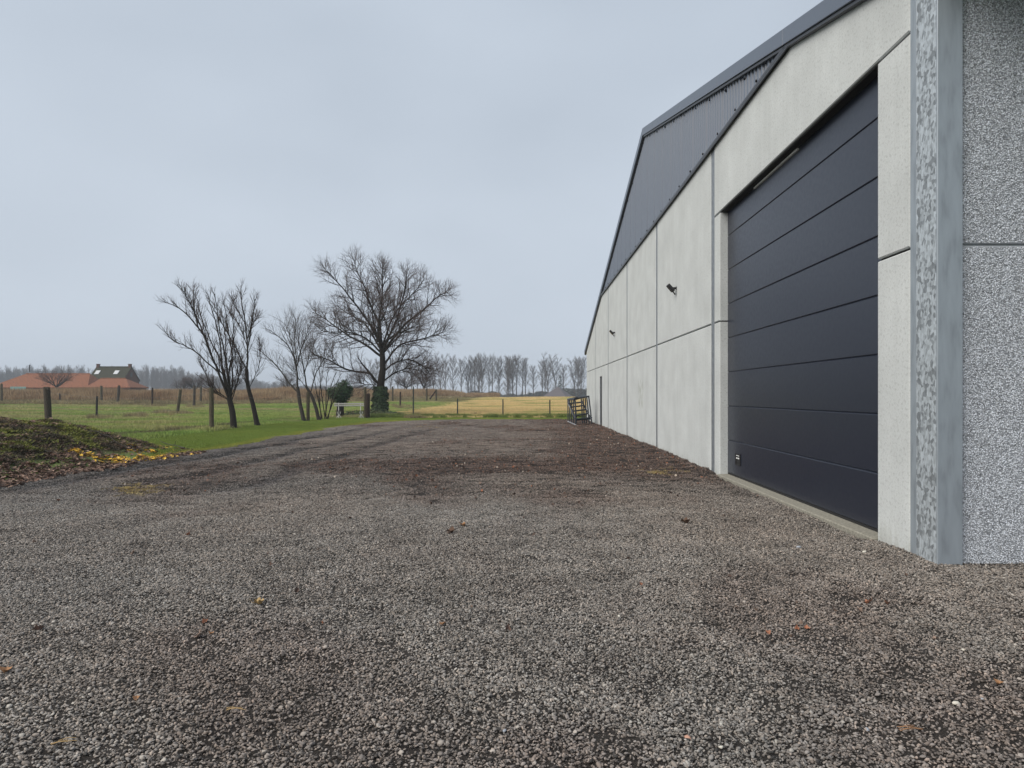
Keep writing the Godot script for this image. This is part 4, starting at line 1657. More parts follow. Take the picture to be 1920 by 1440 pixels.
func make_grass() -> void:
	rng.seed = 93
	var lawn := []
	var rough := []
	for k in 3:
		lawn.append(blade_patch(110, 0.2, 0.055, 0.009, 0.5, 340 + k))
		rough.append(blade_patch(80, 0.4, 0.15, 0.018, 0.6, 350 + k))
	var lists := [[], [], []]
	# the mown strip along the yard and across its far end
	for i in 34000:
		var x: float
		var d: float
		if i % 3 == 0:
			x = rng.randf_range(-13.0, 4.5)
			d = rng.randf_range(34.0, 44.5)
		else:
			x = rng.randf_range(-13.2, -7.8)
			d = rng.randf_range(15.8, 38.0)
		if x > WX - 0.1 and d < 40.0:
			continue
		var inside := yard_in(x, -d)
		if inside > 0.12 * rng.randf() or mound(x, -d) > 0.10:
			continue
		var k := rng.randf_range(0.8, 1.2)
		var c := Color(0.235, 0.33, 0.055)
		var edge := 1.0 - smoothstep(0.05, 0.45, -inside)
		c = c.lerp(Color(0.36, 0.38, 0.065), clampf(edge * 0.8 + 0.35 * n_patch.get_noise_2d(x * 1.5, d), 0.0, 1.0))
		c = c.lerp(Color(0.22, 0.25, 0.08), smoothstep(-12.4, -13.0, x) * 0.6)
		lists[i % 3].append([spin(x, land(x, -d) - 0.005, -d, 1.0, rng.randf_range(0.7, 1.3)), c * k])
	for k in 3:
		put_many("lawn_grass", lawn[k], M.grass, lists[k], "short green lawn grass beside the gravel yard")
	# the meadow behind
	lists = [[], [], []]
	for i in 60000:
		var d := 17.0 + 130.0 * pow(rng.randf(), 1.7)
		var x := rng.randf_range(-0.80 * d - 4.0, -7.0)
		if x > -12.6 and d < 44.2:
			continue
		if rng.randf() < is_stubble(x, -d) or mound(x, -d) > 0.12:
			continue
		var track := 1.0 - smoothstep(0.3, 1.0, absf(x + 14.3 + 0.6 * n_edge.get_noise_2d(-d, 5.0)))
		if d < 40.0 and rng.randf() < track * 0.75:
			continue
		var c := earth_color(x, -d) * 1.25
		c = c * rng.randf_range(0.75, 1.25)
		var dry := smoothstep(0.1, 0.5, n_patch.get_noise_2d(x * 0.18, -d * 0.9 + 31.0) + 0.12)
		lists[i % 3].append([spin(x, land(x, -d) - 0.01, -d, 0.8 + d * 0.008, rng.randf_range(0.45, 0.9) * (1.0 + dry * 0.8)), c])
	for k in 3:
		put_many("meadow_grass", rough[k], M.grass, lists[k], "rough green and straw coloured meadow grass")
	# dry tussocks at the feet of the posts and below the reeds
	var tus := blade_patch(150, 0.45, 0.42, 0.022, 0.75, 370)
	var where := []
	for i in 900:
		var px := rng.randf_range(-40.0, 860.0)
		var d := rng.randf_range(78.0, 92.0)
		if px > 480.0:
			d += 50.0 * pow((px - 480.0) / 452.0, 1.4)
		var p := at(px, 741, d)
		if is_stubble(p.x, p.z) > 0.8:
			continue
		where.append([spin(p.x, land(p.x, p.z), p.z, rng.randf_range(0.9, 1.8), rng.randf_range(0.5, 1.3)), Color(0.34, 0.28, 0.15) * rng.randf_range(0.7, 1.25)])
	for q in [[335, 777], [364, 763], [285, 762], [222, 757], [190, 749], [181, 785], [751, 764], [775, 783], [300, 775], [250, 782]]:
		for k in 14:
			var p := ground_at(q[0] + rng.randf_range(-14.0, 22.0), q[1] + rng.randf_range(-3.0, 3.0))
			where.append([spin(p.x, p.y, p.z, rng.randf_range(0.4, 0.9), rng.randf_range(0.4, 0.9)), Color(0.34, 0.28, 0.15) * rng.randf_range(0.75, 1.25)])
	put_many("dry_tussocks", tus, M.grass, where, "dry straw coloured grass tussocks")
	# weeds along the foot of the wire fence and a few sprigs at the yard's far edge
	where = []
	for i in 420:
		var x := rng.randf_range(-10.0, 4.5)
		var d := rng.randf_range(43.6, 44.9)
		where.append([spin(x, land(x, -d), -d, rng.randf_range(0.3, 0.7), rng.randf_range(0.3, 0.8)), Color(0.18, 0.24, 0.06) * rng.randf_range(0.7, 1.3)])
	put_many("fence_weeds", tus, M.grass, where, "green weeds along the foot of the wire fence")
	# one brown dead bush of stalks in the field by the fence
	var f := ground_at(892, 780)
	var bush := thing("dead_stalks", "small brown clump of dead stalks in the yellow field by the fence", "plant", f)
	var st := Builder.new()
	for i in 60:
		var a := rng.randf() * TAU
		var r := rng.randf_range(0.05, 0.3)
		var p := f + Vector3(cos(a) * r * 0.5, 0, sin(a) * r * 0.5)
		st.tube([p, p + Vector3(cos(a) * r, rng.randf_range(0.12, 0.34), sin(a) * r)], [0.007, 0.004], 3, false)
	build("stalk", st, M.wood_brown, bush, f)


func dead_leaf(size: float, curl: float, seed_value: int) -> ArrayMesh:
	var keep := rng.state
	rng.seed = 5000 + seed_value
	var b := Builder.new()
	var rim := []
	for i in 9:
		var t := i / 8.0
		var w := sin(PI * pow(t, 0.8)) * 0.36 * (1.0 + rng.randf_range(-0.2, 0.2))
		rim.append([Vector3(w, 0, t - 0.5), Vector3(-w, 0, t - 0.5)])
	var bend := func(p: Vector3) -> Vector3:
		return Vector3(p.x, 0.02 + curl * (p.x * p.x * 2.2 + p.z * p.z * 0.7) + 0.05 * sin(p.z * 9.0) * curl, p.z) * size
	for i in 8:
		var mid0 := Vector3(0, 0, rim[i][0].z)
		var mid1 := Vector3(0, 0, rim[i + 1][0].z)
		for s in 2:
			var q := [bend.call(mid0), bend.call(rim[i][s]), bend.call(rim[i + 1][s]), bend.call(mid1)]
			b.face(q, Vector3.UP)
	b.tube([bend.call(Vector3(0, 0, 0.48)), bend.call(Vector3(0.02, 0.04, 0.72))], [size * 0.012, size * 0.01], 3, false)
	rng.state = keep
	return b.mesh()


func make_mound_cover() -> void:
	rng.seed = 94
	var shapes := []
	for k in 3:
		shapes.append(dead_leaf(0.085, 0.9, k))
	var tufts := blade_patch(60, 0.13, 0.048, 0.012, 1.2, 380)
	var leaves := [[], [], []]
	var moss := []
	var yellow := []
	for i in 42000:
		var x := -8.0 - 7.0 * pow(rng.randf(), 1.3)
		var d := rng.randf_range(6.0, 20.0)
		var m := mound(x, -d)
		var h := land(x, -d)
		var at_foot := smoothstep(-10.4, -8.7, x + 0.6 * n_edge.get_noise_2d(x * 4.0, d * 4.0))
		if yard_in(x, -d) > 0.55 * rng.randf() or (m < 0.03 and x < -9.5):
			continue
		if d > 18.2 or (m < 0.02 and d > 17.5):
			continue
		var pick := rng.randf()
		var nz := n_patch.get_noise_2d(x * 4.0, d * 4.0)
		var turn := Basis.from_euler(Vector3(rng.randf_range(-0.6, 0.6), rng.randf() * TAU, rng.randf_range(-0.6, 0.6))).scaled(Vector3.ONE * rng.randf_range(0.6, 1.3))
		if pick < 0.30 + 0.55 * at_foot:
			var c := Color(0.15, 0.088, 0.066).lerp(Color(0.30, 0.21, 0.165), rng.randf())
			if rng.randf() < 0.25:
				c = Color(0.075, 0.05, 0.04)
			if d > 14.2 and x > -9.5 and nz > -0.1 and rng.randf() < 0.5:
				c = Color(0.78, 0.52, 0.08)
			if yard_in(x, -d) > 0.0:
				h = yard_height(x, -d) + 0.01
			leaves[i % 3].append([Transform3D(turn, Vector3(x, h + 0.008, -d)), c * rng.randf_range(0.7, 1.2)])
		elif pick < 0.93 - at_foot * 0.3:
			var c := Color(0.075, 0.065, 0.04)
			if nz > 0.08 or rng.randf() < 0.15:
				c = Color(0.14, 0.165, 0.035).lerp(Color(0.32, 0.34, 0.065), rng.randf())
			elif rng.randf() < 0.25:
				c = Color(0.24, 0.17, 0.11)
			if d > 14.4 and d < 17.6 and nz > -0.1 and x > -9.4 and rng.randf() < 0.85:
				c = Color(0.75, 0.52, 0.07)
			moss.append([spin(x, h - 0.01, -d, rng.randf_range(0.7, 1.4), rng.randf_range(0.5, 1.3)), c * rng.randf_range(0.7, 1.3)])
	for k in 3:
		put_many("leaf_litter", shapes[k], M.leaf_litter, leaves[k], "brown and yellow fallen leaves on the mossy mound")
	put_many("mound_moss", tufts, M.moss, moss, "dark moss and weeds on the mound at the left")
	# sticks lying on the mound
	var sticks := [[[180, 815], [245, 850]], [[345, 845], [300, 832]], [[60, 842], [110, 862]]]
	var names := ["pale bare stick lying across the middle of the mossy mound", "short dry stick among the yellow leaves at the mound's right end", "thin pale stick lower down on the mound's leafy flank"]
	for i in 3:
		var b := Builder.new()
		var pts := []
		for k in 6:
			var f := k / 5.0
			var p := ground_at(lerpf(sticks[i][0][0], sticks[i][1][0], f), lerpf(sticks[i][0][1], sticks[i][1][1], f))
			pts.append(p + Vector3(rng.randf_range(-0.02, 0.02), 0.05 + rng.randf_range(0.0, 0.03), 0))
		b.tube(pts, tapered(6, 0.016, 0.006), 5)
		b.tube([pts[2], pts[2] + Vector3(0.1, 0.12, 0.12)], [0.008, 0.004], 4)
		var o := build("stick", b, M.bark_pale, null)
		tag(o, names[i], "stick")


func make_ivy_and_bush() -> void:
	rng.seed = 95
	# ivy on the big tree's trunk, spreading over the ground round it
	var foot := ground_at(713, 779)
	foot = at(280 + 1385 / 3.2, 460 + 1020 / 3.2, 49.0)
	foot.y = land(foot.x, foot.z)
	var ivy := thing("ivy", "dark ivy wrapped round the big tree's trunk and creeping over the ground", "ivy", foot)
	var b := Builder.new()
	for i in 5200:
		var y := rng.randf_range(0.0, 2.05)
		var a := rng.randf() * TAU
		var r := (0.48 - 0.05 * y + 0.17 * n_patch.get_noise_2d(a * 4.0, y * 9.0)) * rng.randf_range(0.72, 1.28) + 0.55 * pow(1.0 - minf(y / 0.5, 1.0), 2.0)
		if y > 1.6 and rng.randf() < (y - 1.6) * 1.3 + 0.4 * sin(a * 3.0):
			continue
		var k := rng.randf_range(0.5, 1.5)
		b.col = Color(0.035 * k, 0.062 * k, 0.026 * k)
		leaf_face(b, foot + Vector3(cos(a) * r, y, sin(a) * r), Vector3(cos(a), 0.4, sin(a)), rng.randf_range(0.09, 0.19))
	build("trunk_leaves", b, M.foliage, ivy, foot)
	var g := Builder.new()
	for i in 7000:
		var x := rng.randf_range(-2.6, 1.9)
		var z := rng.randf_range(-0.9, 2.4)
		var edge := Vector2((x + 0.3) / 2.3, (z - 0.7) / 1.7).length() + 0.3 * n_patch.get_noise_2d(x * 4.0, z * 4.0)
		if edge > 1.0:
			continue
		var top := 0.42 * (1.0 - edge * edge) * (0.75 + 0.5 * n_patch.get_noise_2d(x * 5.0 + 7.0, z * 5.0)) + 0.05
		var k := rng.randf_range(0.5, 1.6)
		g.col = Color(0.050 * k, 0.070 * k, 0.030 * k)
		if rng.randf() < 0.12:
			g.col = Color(0.10 * k, 0.075 * k, 0.04 * k)
		leaf_face(g, Vector3(foot.x + x, land(foot.x + x, foot.z + z) + top * rng.randf_range(0.3, 1.0), foot.z + z), Vector3(0, 1, 0.3), rng.randf_range(0.08, 0.16))
	build("ground_leaves", g, M.foliage, ivy, foot)

	# the dark evergreen bush on a stump behind the bench
	var p := at(637, 787, 44.5)
	p.y = land(p.x, p.z)
	var bush := thing("evergreen_bush", "dark green evergreen bush on a thick dark stem behind the bench", "bush", p)
	var st := Builder.new()
	st.tube([p - Vector3(0, 0.1, 0), p + Vector3(0.03, 0.5, 0), p + Vector3(0.06, 1.1, 0), p + Vector3(0.1, 1.5, 0)], [0.30, 0.24, 0.22, 0.10], 8)
	build("stem", st, M.bark_dark, bush, p)
	var fo := Builder.new()
	var lobes := [[Vector3(0.05, 1.6, 0), 0.72], [Vector3(0.28, 1.98, 0.0), 0.50], [Vector3(-0.42, 1.55, 0.1), 0.42], [Vector3(0.5, 1.6, 0.1), 0.42], [Vector3(0.1, 1.15, 0.0), 0.5], [Vector3(0.05, 1.5, -0.5), 0.5], [Vector3(0.0, 1.5, 0.45), 0.45], [Vector3(0.35, 2.25, 0), 0.22], [Vector3(-0.68, 1.72, 0), 0.2], [Vector3(0.72, 1.85, 0), 0.2]]
	for l in lobes:
		var rr: float = l[1]
		for i in int(2600.0 * rr * rr):
			var d := Vector3(rng.randfn(), rng.randfn(), rng.randfn()).normalized()
			var c: Vector3 = l[0] + d * rr * pow(rng.randf(), 0.35) * rng.randf_range(0.85, 1.12)
			var k := rng.randf_range(0.4, 1.5)
			fo.col = Color(0.030 * k, 0.065 * k, 0.026 * k)
			leaf_face(fo, p + c, d + Vector3(0, 0.3, 0), rng.randf_range(0.07, 0.13))
	build("foliage", fo, M.foliage, bush, p)


# ---------------------------------------------------------------- furniture, posts and fences
func make_bench() -> void:
	var p := at(656, 786, 42.5)
	p.y = land(p.x, p.z)
	var t := thing("garden_bench", "weathered bench with white back slats and curved pale legs by the ivy clad tree", "bench", p)
	var turn := Basis(Vector3.UP, 0.30)
	var to := func(x, y, z): return p + turn * Vector3(x, y, z)
	for k in 3:
		var s := Builder.new()
		s.box(to.call(0.02, 0.47 + 0.004 * k, -0.14 + 0.125 * k), Vector3(1.82, 0.032, 0.112), turn, 0.006)
		build("seat_slat", s, M.wood_brown, t, p)
	for k in 2:
		var s := Builder.new()
		s.box(to.call(-0.03, 0.80 + 0.115 * k, -0.27 - 0.04 * k), Vector3(1.80, 0.085, 0.03), turn * Basis(Vector3.RIGHT, -0.25), 0.006)
		build("back_slat", s, M.white_paint, t, p)
	for sx in [-0.66, 0.66]:
		var l := Builder.new()
		# crossed scroll legs
		l.tube(smooth_path([to.call(sx, 0.0, 0.26), to.call(sx, 0.10, 0.22), to.call(sx, 0.23, 0.06), to.call(sx, 0.36, -0.12), to.call(sx, 0.455, -0.18)], 0.0), tapered(13, 0.016, 0.015), 6)
		l.tube(smooth_path([to.call(sx, 0.0, -0.24), to.call(sx, 0.10, -0.20), to.call(sx, 0.23, -0.02), to.call(sx, 0.36, 0.13), to.call(sx, 0.455, 0.18)], 0.0), tapered(13, 0.016, 0.015), 6)
		# bowed feet that show from the front
		l.tube(smooth_path([to.call(sx - 0.14, 0.0, 0.26), to.call(sx - 0.10, 0.13, 0.25), to.call(sx, 0.21, 0.22), to.call(sx + 0.10, 0.13, 0.25), to.call(sx + 0.14, 0.0, 0.26)], 0.0), tapered(13, 0.016, 0.016), 6)
		l.tube(smooth_path([to.call(sx - 0.10, 0.44, 0.2), to.call(sx - 0.06, 0.30, 0.21), to.call(sx, 0.22, 0.22), to.call(sx + 0.06, 0.30, 0.21), to.call(sx + 0.10, 0.44, 0.2)], 0.0), tapered(13, 0.013, 0.013), 6)
		build("leg", l, M.iron_white, t, p)
		var u := Builder.new()
		u.tube([to.call(sx, 0.45, -0.18), to.call(sx, 0.7, -0.25), to.call(sx, 0.98, -0.33)], [0.020, 0.020, 0.018], 6)
		build("back_support", u, M.iron_white, t, p)


func post(px: float, top: float, base: float, wide: float, lean: float, m: Material, label: String, round_post := false, d_given := 0.0) -> Vector3:
	var f := ground_at(px, base)
	if d_given > 0.0:
		f = at(px, base, d_given)
		f.y = minf(f.y, land(f.x, f.z))
	var d := -f.z
	var h := (base - top) * d / FOCAL
	var r := wide * d / FOCAL * 0.5
	var t := thing("fence_post", label, "post", f, "posts standing in the meadow")
	var b := Builder.new()
	var sides := 8
	var push := []
	for k in sides:
		push.append(rng.randf_range(0.82, 1.16))
	var rows := [[-0.25, 1.0], [0.0, 1.05], [0.3, 0.98], [0.62, 1.0], [0.9, 0.96], [1.0, 0.90]]
	for ri in rows.size():
		for k in sides:
			var a := TAU * k / sides
			var y: float = rows[ri][0] * (h if rows[ri][0] > 0.0 else 1.0)
			if ri == rows.size() - 1:
				y += rng.randf_range(-0.09, 0.06) * minf(1.0, r * 8.0)
			var o: Vector3 = Vector3(cos(a), 0, sin(a)) * r * rows[ri][1] * push[k] * rng.randf_range(0.95, 1.05)
			b.add(f + o + Vector3(lean * y, y, 0), Vector3(cos(a), 0, sin(a)))
	for ri in rows.size() - 1:
		for k in sides:
			var a := ri * sides + k
			var c := ri * sides + (k + 1) % sides
			b.idx.append_array([a, c + sides, a + sides, a, c, c + sides])
	var cap := []
	for k in sides:
		cap.append(b.v[(rows.size() - 1) * sides + k])
	b.face(cap, Vector3.UP)
	build("shaft", b, m, t, f)
	return f + Vector3(lean * h, h, 0)


func make_posts() -> void:
	rng.seed = 96
	var tops := []
	tops.append(post(92, 725, 809, 13.5, -0.05, M.wood_grey, "thickest weathered post, split and leaning, behind the mossy mound", false, 26.5))
	tops.append(post(397, 728, 808, 8, -0.01, M.wood_post, "upright wooden post close left of the leaning bare trees", false))
	tops.append(post(578, 735, 790, 6.5, 0.0, M.wood_post, "wooden post between the two slender pale trunks", false))
	tops.append(post(684.5, 726, 786, 5, 0.0, M.wood_post, "taller greenish post at the bench's right end", false, 44.0))
	post(689, 737, 782, 8, 0.01, M.wood_brown, "short thick dark post at the bench's right end", false, 43.4)
	post(181, 743, 785, 4, 0.02, M.black_plastic, "thin black post alone in the green meadow")
	post(332, 730, 777, 6, 0.13, M.wood_post, "wooden post leaning right in the middle of the meadow")
	post(220.5, 723, 757, 5, 0.08, M.wood_grey, "grey post leaning slightly, below the farmhouse's right half")
	post(190, 717, 748, 4.5, 0.0, M.wood_post, "upright greenish post in front of the farmhouse, just before the reeds", false, 88.0)
	post(3, 715, 751, 4.5, 0.0, M.wood_post, "post at the photo's left edge in front of the reeds", false, 84.0)
	post(112, 731, 748, 2.4, 0.0, M.wood_brown, "thin brown stake in the reeds below the round tree at the barn", false, 88.0)
	post(285.5, 727, 762, 4, 0.01, M.wood_brown, "dark slim post in the meadow, right of the farmhouse")
	post(363.5, 724, 763, 5.2, 0.03, M.wood_grey, "grey post with soil at its foot, left of the upright one by the reeds")
	post(376, 718, 751, 4, 0.02, M.wood_post, "tall slim post at the reeds, close left of the first leaning tree", false, 84.0)
	post(736, 722, 751, 3.2, 0.0, M.wood_post, "slim tall post in the reeds right of the ivy clad trunk", false, 92.0)
	post(750.5, 735, 764, 3, 0.01, M.wood_brown, "short brown stake in the grass right of the ivy clad trunk")
	post(800, 726, 750, 3.4, 0.0, M.wood_post, "slim post in front of the reeds, left of the propped one", false, 96.0)
	post(818, 727, 750, 3.4, 0.0, M.wood_post, "post propped by a slanting brace at the end of the reeds", false, 97.0)
	var b := Builder.new()
	b.tube([at(806, 748, 96.5), at(817.5, 732, 97.0)], [0.11, 0.10], 6)
	var br := build("brace", b, M.wood_brown)
	tag(br, "slanting wooden brace propping the post at the end of the reeds", "brace")
	# slack wire between the near posts
	var w := thing("post_wire", "two slack wires strung between the near wooden posts of the meadow", "wire", Vector3(-14, 0, -32))
	for i in tops.size() - 1:
		for low in [0.15, 0.7]:
			var s := Builder.new()
			var a: Vector3 = tops[i] - Vector3(0, low, 0)
			var c: Vector3 = tops[i + 1] - Vector3(0, low, 0)
			var pts := []
			for k in 9:
				var f := k / 8.0
				pts.append(a.lerp(c, f) - Vector3(0, 0.25 * 4.0 * f * (1.0 - f), 0))
			s.tube(pts, tapered(9, 0.004, 0.004), 3, false)
			build("strand", s, M.wire, w, w.position)


func make_wire_fence() -> void:
	rng.seed = 97
	var t := thing("wire_fence", "wire mesh fence on thin dark posts between the yard and the yellow field", "fence", Vector3(-3, 0, -44.5))
	var o := t.position
	var d := 44.5
	var tall := {775: 2.0, 858: 1.22, 943: 1.20, 1031: 1.17, 1118: 1.2}
	for px in tall:
		var p := at(px, 741, d)
		var y := land(p.x, -d)
		var b := Builder.new()
		b.tube([Vector3(p.x, y - 0.3, -d), Vector3(p.x, y + tall[px], -d)], [0.05, 0.046], 6)
		build("post", b, M.fence_metal, t, o)
	var x0 := at(745, 741, d).x
	var x1 := at(1120, 741, d).x
	for k in 3:
		var b := Builder.new()
		var pts := []
		for q in 21:
			var x := lerpf(x0, x1, q / 20.0)
			pts.append(Vector3(x, land(x, -d) + 0.08 + 0.5 * k, -d + 0.05))
		b.tube(pts, tapered(21, 0.0032, 0.0032), 3, false)
		build("wire", b, M.wire, t, o)
	var mesh_b := Builder.new()
	var x := x0
	while x < x1:
		var y := land(x, -d)
		mesh_b.tube([Vector3(x, y + 0.08, -d + 0.05), Vector3(x, y + 1.08, -d + 0.05)], [0.0016, 0.0016], 3, false)
		x += 0.1
	for k in 10:
		var pts := []
		for q in 21:
			var xx := lerpf(x0, x1, q / 20.0)
			pts.append(Vector3(xx, land(xx, -d) + 0.13 + 0.1 * k, -d + 0.05))
		mesh_b.tube(pts, tapered(21, 0.0016, 0.0016), 3, false)
	var mo := build("wire_mesh", mesh_b, M.wire, t, o)
	tag(mo, "", "", "", "stuff")


# the steel hay feeder leaning by the wall: a barred side, and a slanting grid of rails on tilted bars
func make_feeder() -> void:
	var p := at(1088, 790, 33.6)
	p.y = 0.0
	var t := thing("hay_feeder", "dark steel barred hay feeder standing askew against the far end of the wall", "hay feeder", p)
	var at_u := func(u, v, d): return at(1050.0 + u / 18.0, 725.0 + v / 18.0, d)
	# left side: upright bars going back from the near corner
	var bars := [[272, 440, 1150, 35.6], [330, 450, 1190, 34.9], [390, 455, 1215, 34.2], [455, 455, 1240, 33.5], [525, 460, 1270, 32.9]]
	for q in bars:
		var b := Builder.new()
		var foot: Vector3 = at_u.call(q[0], q[2], q[3])
		b.tube([at_u.call(q[0] - 8, q[1], q[3]), foot], [0.032, 0.032], 6)
		build("upright_bar", b, M.feeder_metal, t, p)
	var s := Builder.new()
	s.tube([at_u.call(268, 1175, 35.6), at_u.call(530, 1290, 32.8)], [0.035, 0.035], 6)
	build("ground_rail", s, M.feeder_pale, t, p)
	# rear panel: tilted bars
	for q in [[490, 560, 33.6], [712, 757, 33.8], [775, 822, 33.9], [845, 895, 34.0], [900, 985, 33.9], [970, 1070, 33.7]]:
		var b := Builder.new()
		b.tube([at_u.call(q[0], 340 if q[0] > 600 else 440, q[2] + 0.25), at_u.call((q[0] + q[1]) * 0.5 + 8, 800, q[2] + 0.1), at_u.call(q[1], 1240, q[2])], [0.036, 0.036, 0.036], 6)
		build("tilted_bar", b, M.feeder_metal, t, p)
	# slanting grid: rails that step down to the right
	for q in [[280, 575, 735, 525], [350, 695, 795, 635], [425, 830, 885, 770], [505, 970, 970, 905], [545, 1125, 1070, 1085]]:
		var b := Builder.new()
		b.tube([at_u.call(q[0], q[1], 34.6 - q[1] * 0.0012), at_u.call(q[2], q[3], 34.9 - q[3] * 0.0012)], [0.036, 0.036], 6)
		build("cross_rail", b, M.feeder_metal, t, p)
	var st := Builder.new()
	st.tube([at_u.call(270, 450, 34.3), at_u.call(545, 1140, 33.2)], [0.04, 0.04], 6)
	st.tube([at_u.call(725, 470, 34.5), at_u.call(1060, 1110, 33.4)], [0.034, 0.034], 6)
	build("slanting_stile", st, M.feeder_metal, t, p)
	var pl := Builder.new()
	pl.tube([at_u.call(285, 560, 34.6), at_u.call(400, 790, 34.2), at_u.call(510, 1080, 33.5)], [0.05, 0.05, 0.05], 6)
	build("brace_pipe", pl, M.feeder_pale, t, p)
	# top frame
	var tp := Builder.new()
	tp.tube([at_u.call(262, 430, 35.6), at_u.call(500, 430, 33.0), at_u.call(700, 370, 33.4), at_u.call(975, 325, 33.8)], [0.045, 0.045, 0.045, 0.04], 6)
	tp.tube([at_u.call(262, 430, 35.6), at_u.call(600, 350, 35.8), at_u.call(975, 325, 33.8)], [0.045, 0.04, 0.04], 6)
	build("top_frame", tp, M.feeder_metal, t, p)
	var lo := Builder.new()
	lo.tube([at_u.call(545, 1095, 33.0), at_u.call(1075, 1045, 33.7)], [0.034, 0.034], 6)
	build("low_rail", lo, M.feeder_metal, t, p)


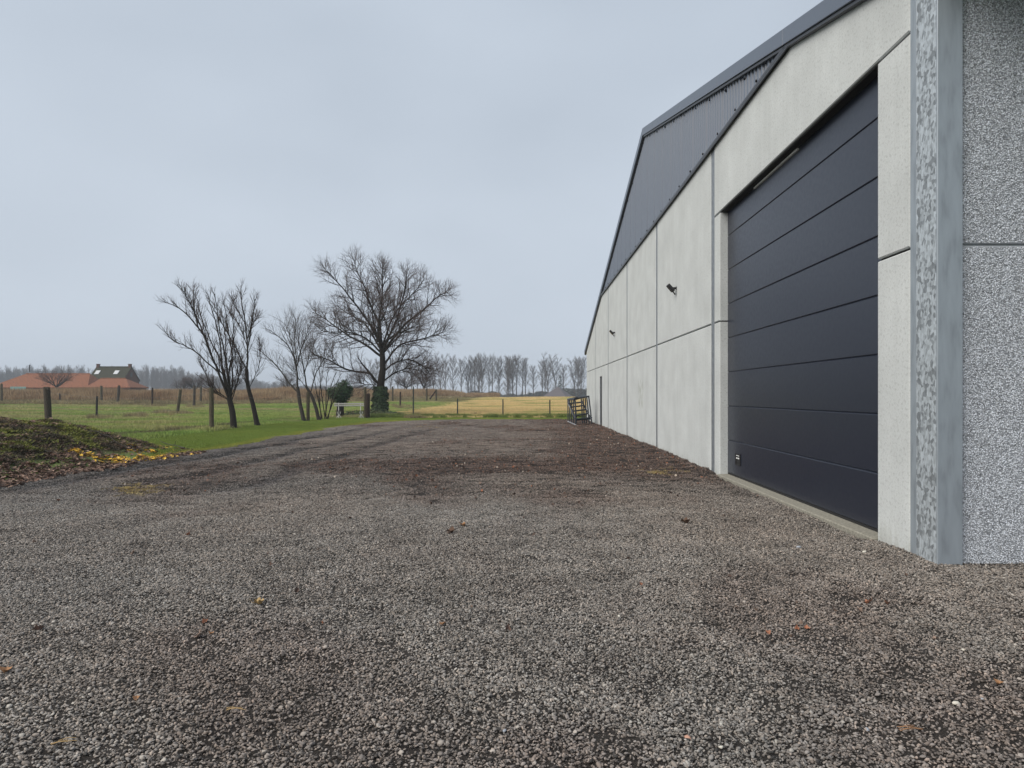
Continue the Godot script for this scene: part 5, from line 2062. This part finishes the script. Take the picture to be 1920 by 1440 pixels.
func make_litter() -> void:
	rng.seed = 98
	var tan := mat("leaf_tan", lin(0.33, 0.18, 0.09), 0.85)
	var dark := mat("leaf_dark", lin(0.10, 0.06, 0.04), 0.85)
	var pale := mat("leaf_pale", lin(0.40, 0.28, 0.13), 0.85)
	var list := [
		[830, 1177, 0.055, tan, "orange brown curled leaf in the middle of the gravel foreground"],
		[484, 1137, 0.085, pale, "pale yellowish curled leaf on the gravel, left of the middle"],
		[10, 1268, 0.075, tan, "tan leaf on the gravel at the photo's left edge"],
		[1285, 985, 0.13, dark, "dark crumpled leaf clump on the gravel before the big door"],
		[845, 1000, 0.11, dark, "dark brown leaf beside its paler fellow in the middle of the yard"],
		[868, 988, 0.09, tan, "paler brown leaf behind the dark one in the middle of the yard"],
		[255, 1325, 0.04, tan, "small reddish leaf scrap on the gravel at the lower left"],
		[395, 1198, 0.04, tan, "small orange leaf scrap on the gravel, left of the orange brown leaf"],
		[1870, 1292, 0.06, tan, "orange leaf scrap on the gravel at the photo's right edge"],
	]
	for l in list:
		var p := at(l[0], l[1], 3.0)
		var k := EYE / (EYE - p.y)
		var q := Vector3(p.x * k, 0, p.z * k)
		var o := MeshInstance3D.new()
		o.mesh = dead_leaf(l[2], 1.3, rng.randi() % 50)
		o.material_override = l[3]
		o.name = numbered("fallen_leaf")
		add_child(o, true)
		o.position = Vector3(q.x, yard_height(q.x, q.z) + 0.014, q.z)
		o.rotation = Vector3(rng.randf_range(-0.25, 0.25), rng.randf() * TAU, rng.randf_range(-0.25, 0.25))
		tag(o, l[4], "leaf", "fallen leaves on the gravel")
	var pink := mat("stone_pink", lin(0.46, 0.27, 0.20), 0.8)
	var white := mat("stone_white", lin(0.58, 0.56, 0.50), 0.8)
	var blue := mat("stone_blue", lin(0.34, 0.37, 0.42), 0.8)
	var stones := [
		[1290, 1391, 0.030, pink, "pinkish stone larger than the gravel round it, bottom right of the middle"],
		[1791, 1328, 0.031, white, "cream white stone on the gravel at the lower right"],
		[946, 1378, 0.018, blue, "bluish grey stone on the gravel near the bottom middle"],
		[1352, 1408, 0.018, white, "small white stone just right of the pinkish stone"],
		[1161, 1157, 0.022, white, "white pebble alone in the middle right of the gravel"],
		[1843, 1313, 0.022, blue, "bluish pebble right of the cream white stone"],
		[1625, 1372, 0.020, blue, "bluish stone at the lower right below the cream white one"],
		[1620, 1040, 0.04, white, "pale stone on the gravel near the foot of the door's right jamb"],
		[1497, 1029, 0.045, blue, "grey blue stone on the gravel in front of the big door"],
		[1806, 1223, 0.022, white, "white pebble on the gravel right of the middle, above the cream white stone"],
	]
	for l in stones:
		var p := at(l[0], l[1], 3.0)
		var k := EYE / (EYE - p.y)
		var q := Vector3(p.x * k, 0, p.z * k)
		var b := Builder.new()
		var s: float = l[2] * 0.62
		pebble(b, Vector3.ZERO, Vector3(s * 1.15, s * 0.62, s * 0.85), Basis(Vector3.UP, rng.randf() * TAU))
		var o := build("loose_stone", b, l[3])
		o.position = Vector3(q.x, yard_height(q.x, q.z) + 0.014, q.z)
		tag(o, l[4], "stone", "odd coloured stones lying on the gravel")
	# wisps of straw
	for l in [[1700, 1378, 0.14, "orange wisp of straw on the gravel at the lower right"], [120, 1412, 0.12, "pale straw stalk on the gravel at the lower left corner"], [440, 1350, 0.12, "pale straw stalk on the gravel left of the bottom middle"]]:
		var p := at(l[0], l[1], 3.0)
		var k := EYE / (EYE - p.y)
		var q := Vector3(p.x * k, yard_height(p.x * k, p.z * k) + 0.022, p.z * k)
		var b := Builder.new()
		for i in 4:
			var a := rng.randf_range(-0.35, 0.35)
			var c := q + Vector3(rng.randf_range(-0.02, 0.02), rng.randf_range(0, 0.008), rng.randf_range(-0.02, 0.02))
			var d: Vector3 = Vector3(cos(a), 0.03, sin(a)) * l[2] * rng.randf_range(0.2, 0.42)
			b.tube([c - d, c + Vector3(0, 0.006, 0), c + d], [0.0014, 0.0014, 0.0010], 4, false)
		var o := build("straw_wisp", b, tan if l[0] == 1700 else pale)
		tag(o, l[3], "straw")
	# bark, sods and leaf scraps raked into the brown part of the yard
	var shapes := [dead_leaf(0.07, 1.2, 70), dead_leaf(0.05, 1.6, 71)]
	var lists := [[], []]
	var count := 0
	while count < 26000:
		var d := rng.randf_range(4.0, 40.0)
		var x := rng.randf_range(-8.2, 3.4)
		count += 1
		var s := soil(x, -d)
		var foot := smoothstep(2.7, 3.35, x) * smoothstep(12.6, 14.0, d)
		if rng.randf() > s * s * 0.8 + 0.012 + foot or yard_in(x, -d) < 0.1:
			continue
		var c := Color(0.11, 0.07, 0.055)
		if rng.randf() < 0.45:
			c = Color(0.22, 0.16, 0.13)
		if rng.randf() < 0.12 + 0.2 * foot:
			c = Color(0.27, 0.12, 0.07)
		if rng.randf() < 0.05:
			c = Color(0.5, 0.44, 0.38)
		lists[count % 2].append([Transform3D(Basis.from_euler(Vector3(rng.randf_range(-0.7, 0.7), rng.randf() * TAU, rng.randf_range(-0.7, 0.7))).scaled(Vector3(0.7, 1.0, 1.0) * rng.randf_range(0.5, 1.2)), Vector3(x, yard_height(x, -d) + 0.012, -d)), c * rng.randf_range(0.7, 1.25)])
	for k in 2:
		put_many("yard_debris", shapes[k], M.leaf_litter, lists[k], "leaf scraps and bark raked into the brown gravel")
	# the pale wisps of dry yellow grass by the left edge of the yard and by the wall
	var tuft := blade_patch(40, 0.12, 0.05, 0.008, 1.6, 390)
	var where := []
	for q in [[255, 918, 26.0, 5.0, 60], [1235, 886, 16.0, 2.5, 34], [815, 800, 26.0, 1.5, 30]]:
		for i in q[4]:
			var p := at(q[0] + rng.randfn() * q[2], q[1] + rng.randfn() * q[3], 3.0)
			var k := EYE / (EYE - p.y)
			var x := p.x * k
			var z := p.z * k
			where.append([spin(x, yard_height(x, z) + 0.01, z, rng.randf_range(0.5, 1.0), 0.6), Color(0.42, 0.32, 0.12) * rng.randf_range(0.7, 1.2)])
	put_many("dry_wisps", tuft, M.straw, where, "pale dry grass wisps on the gravel")
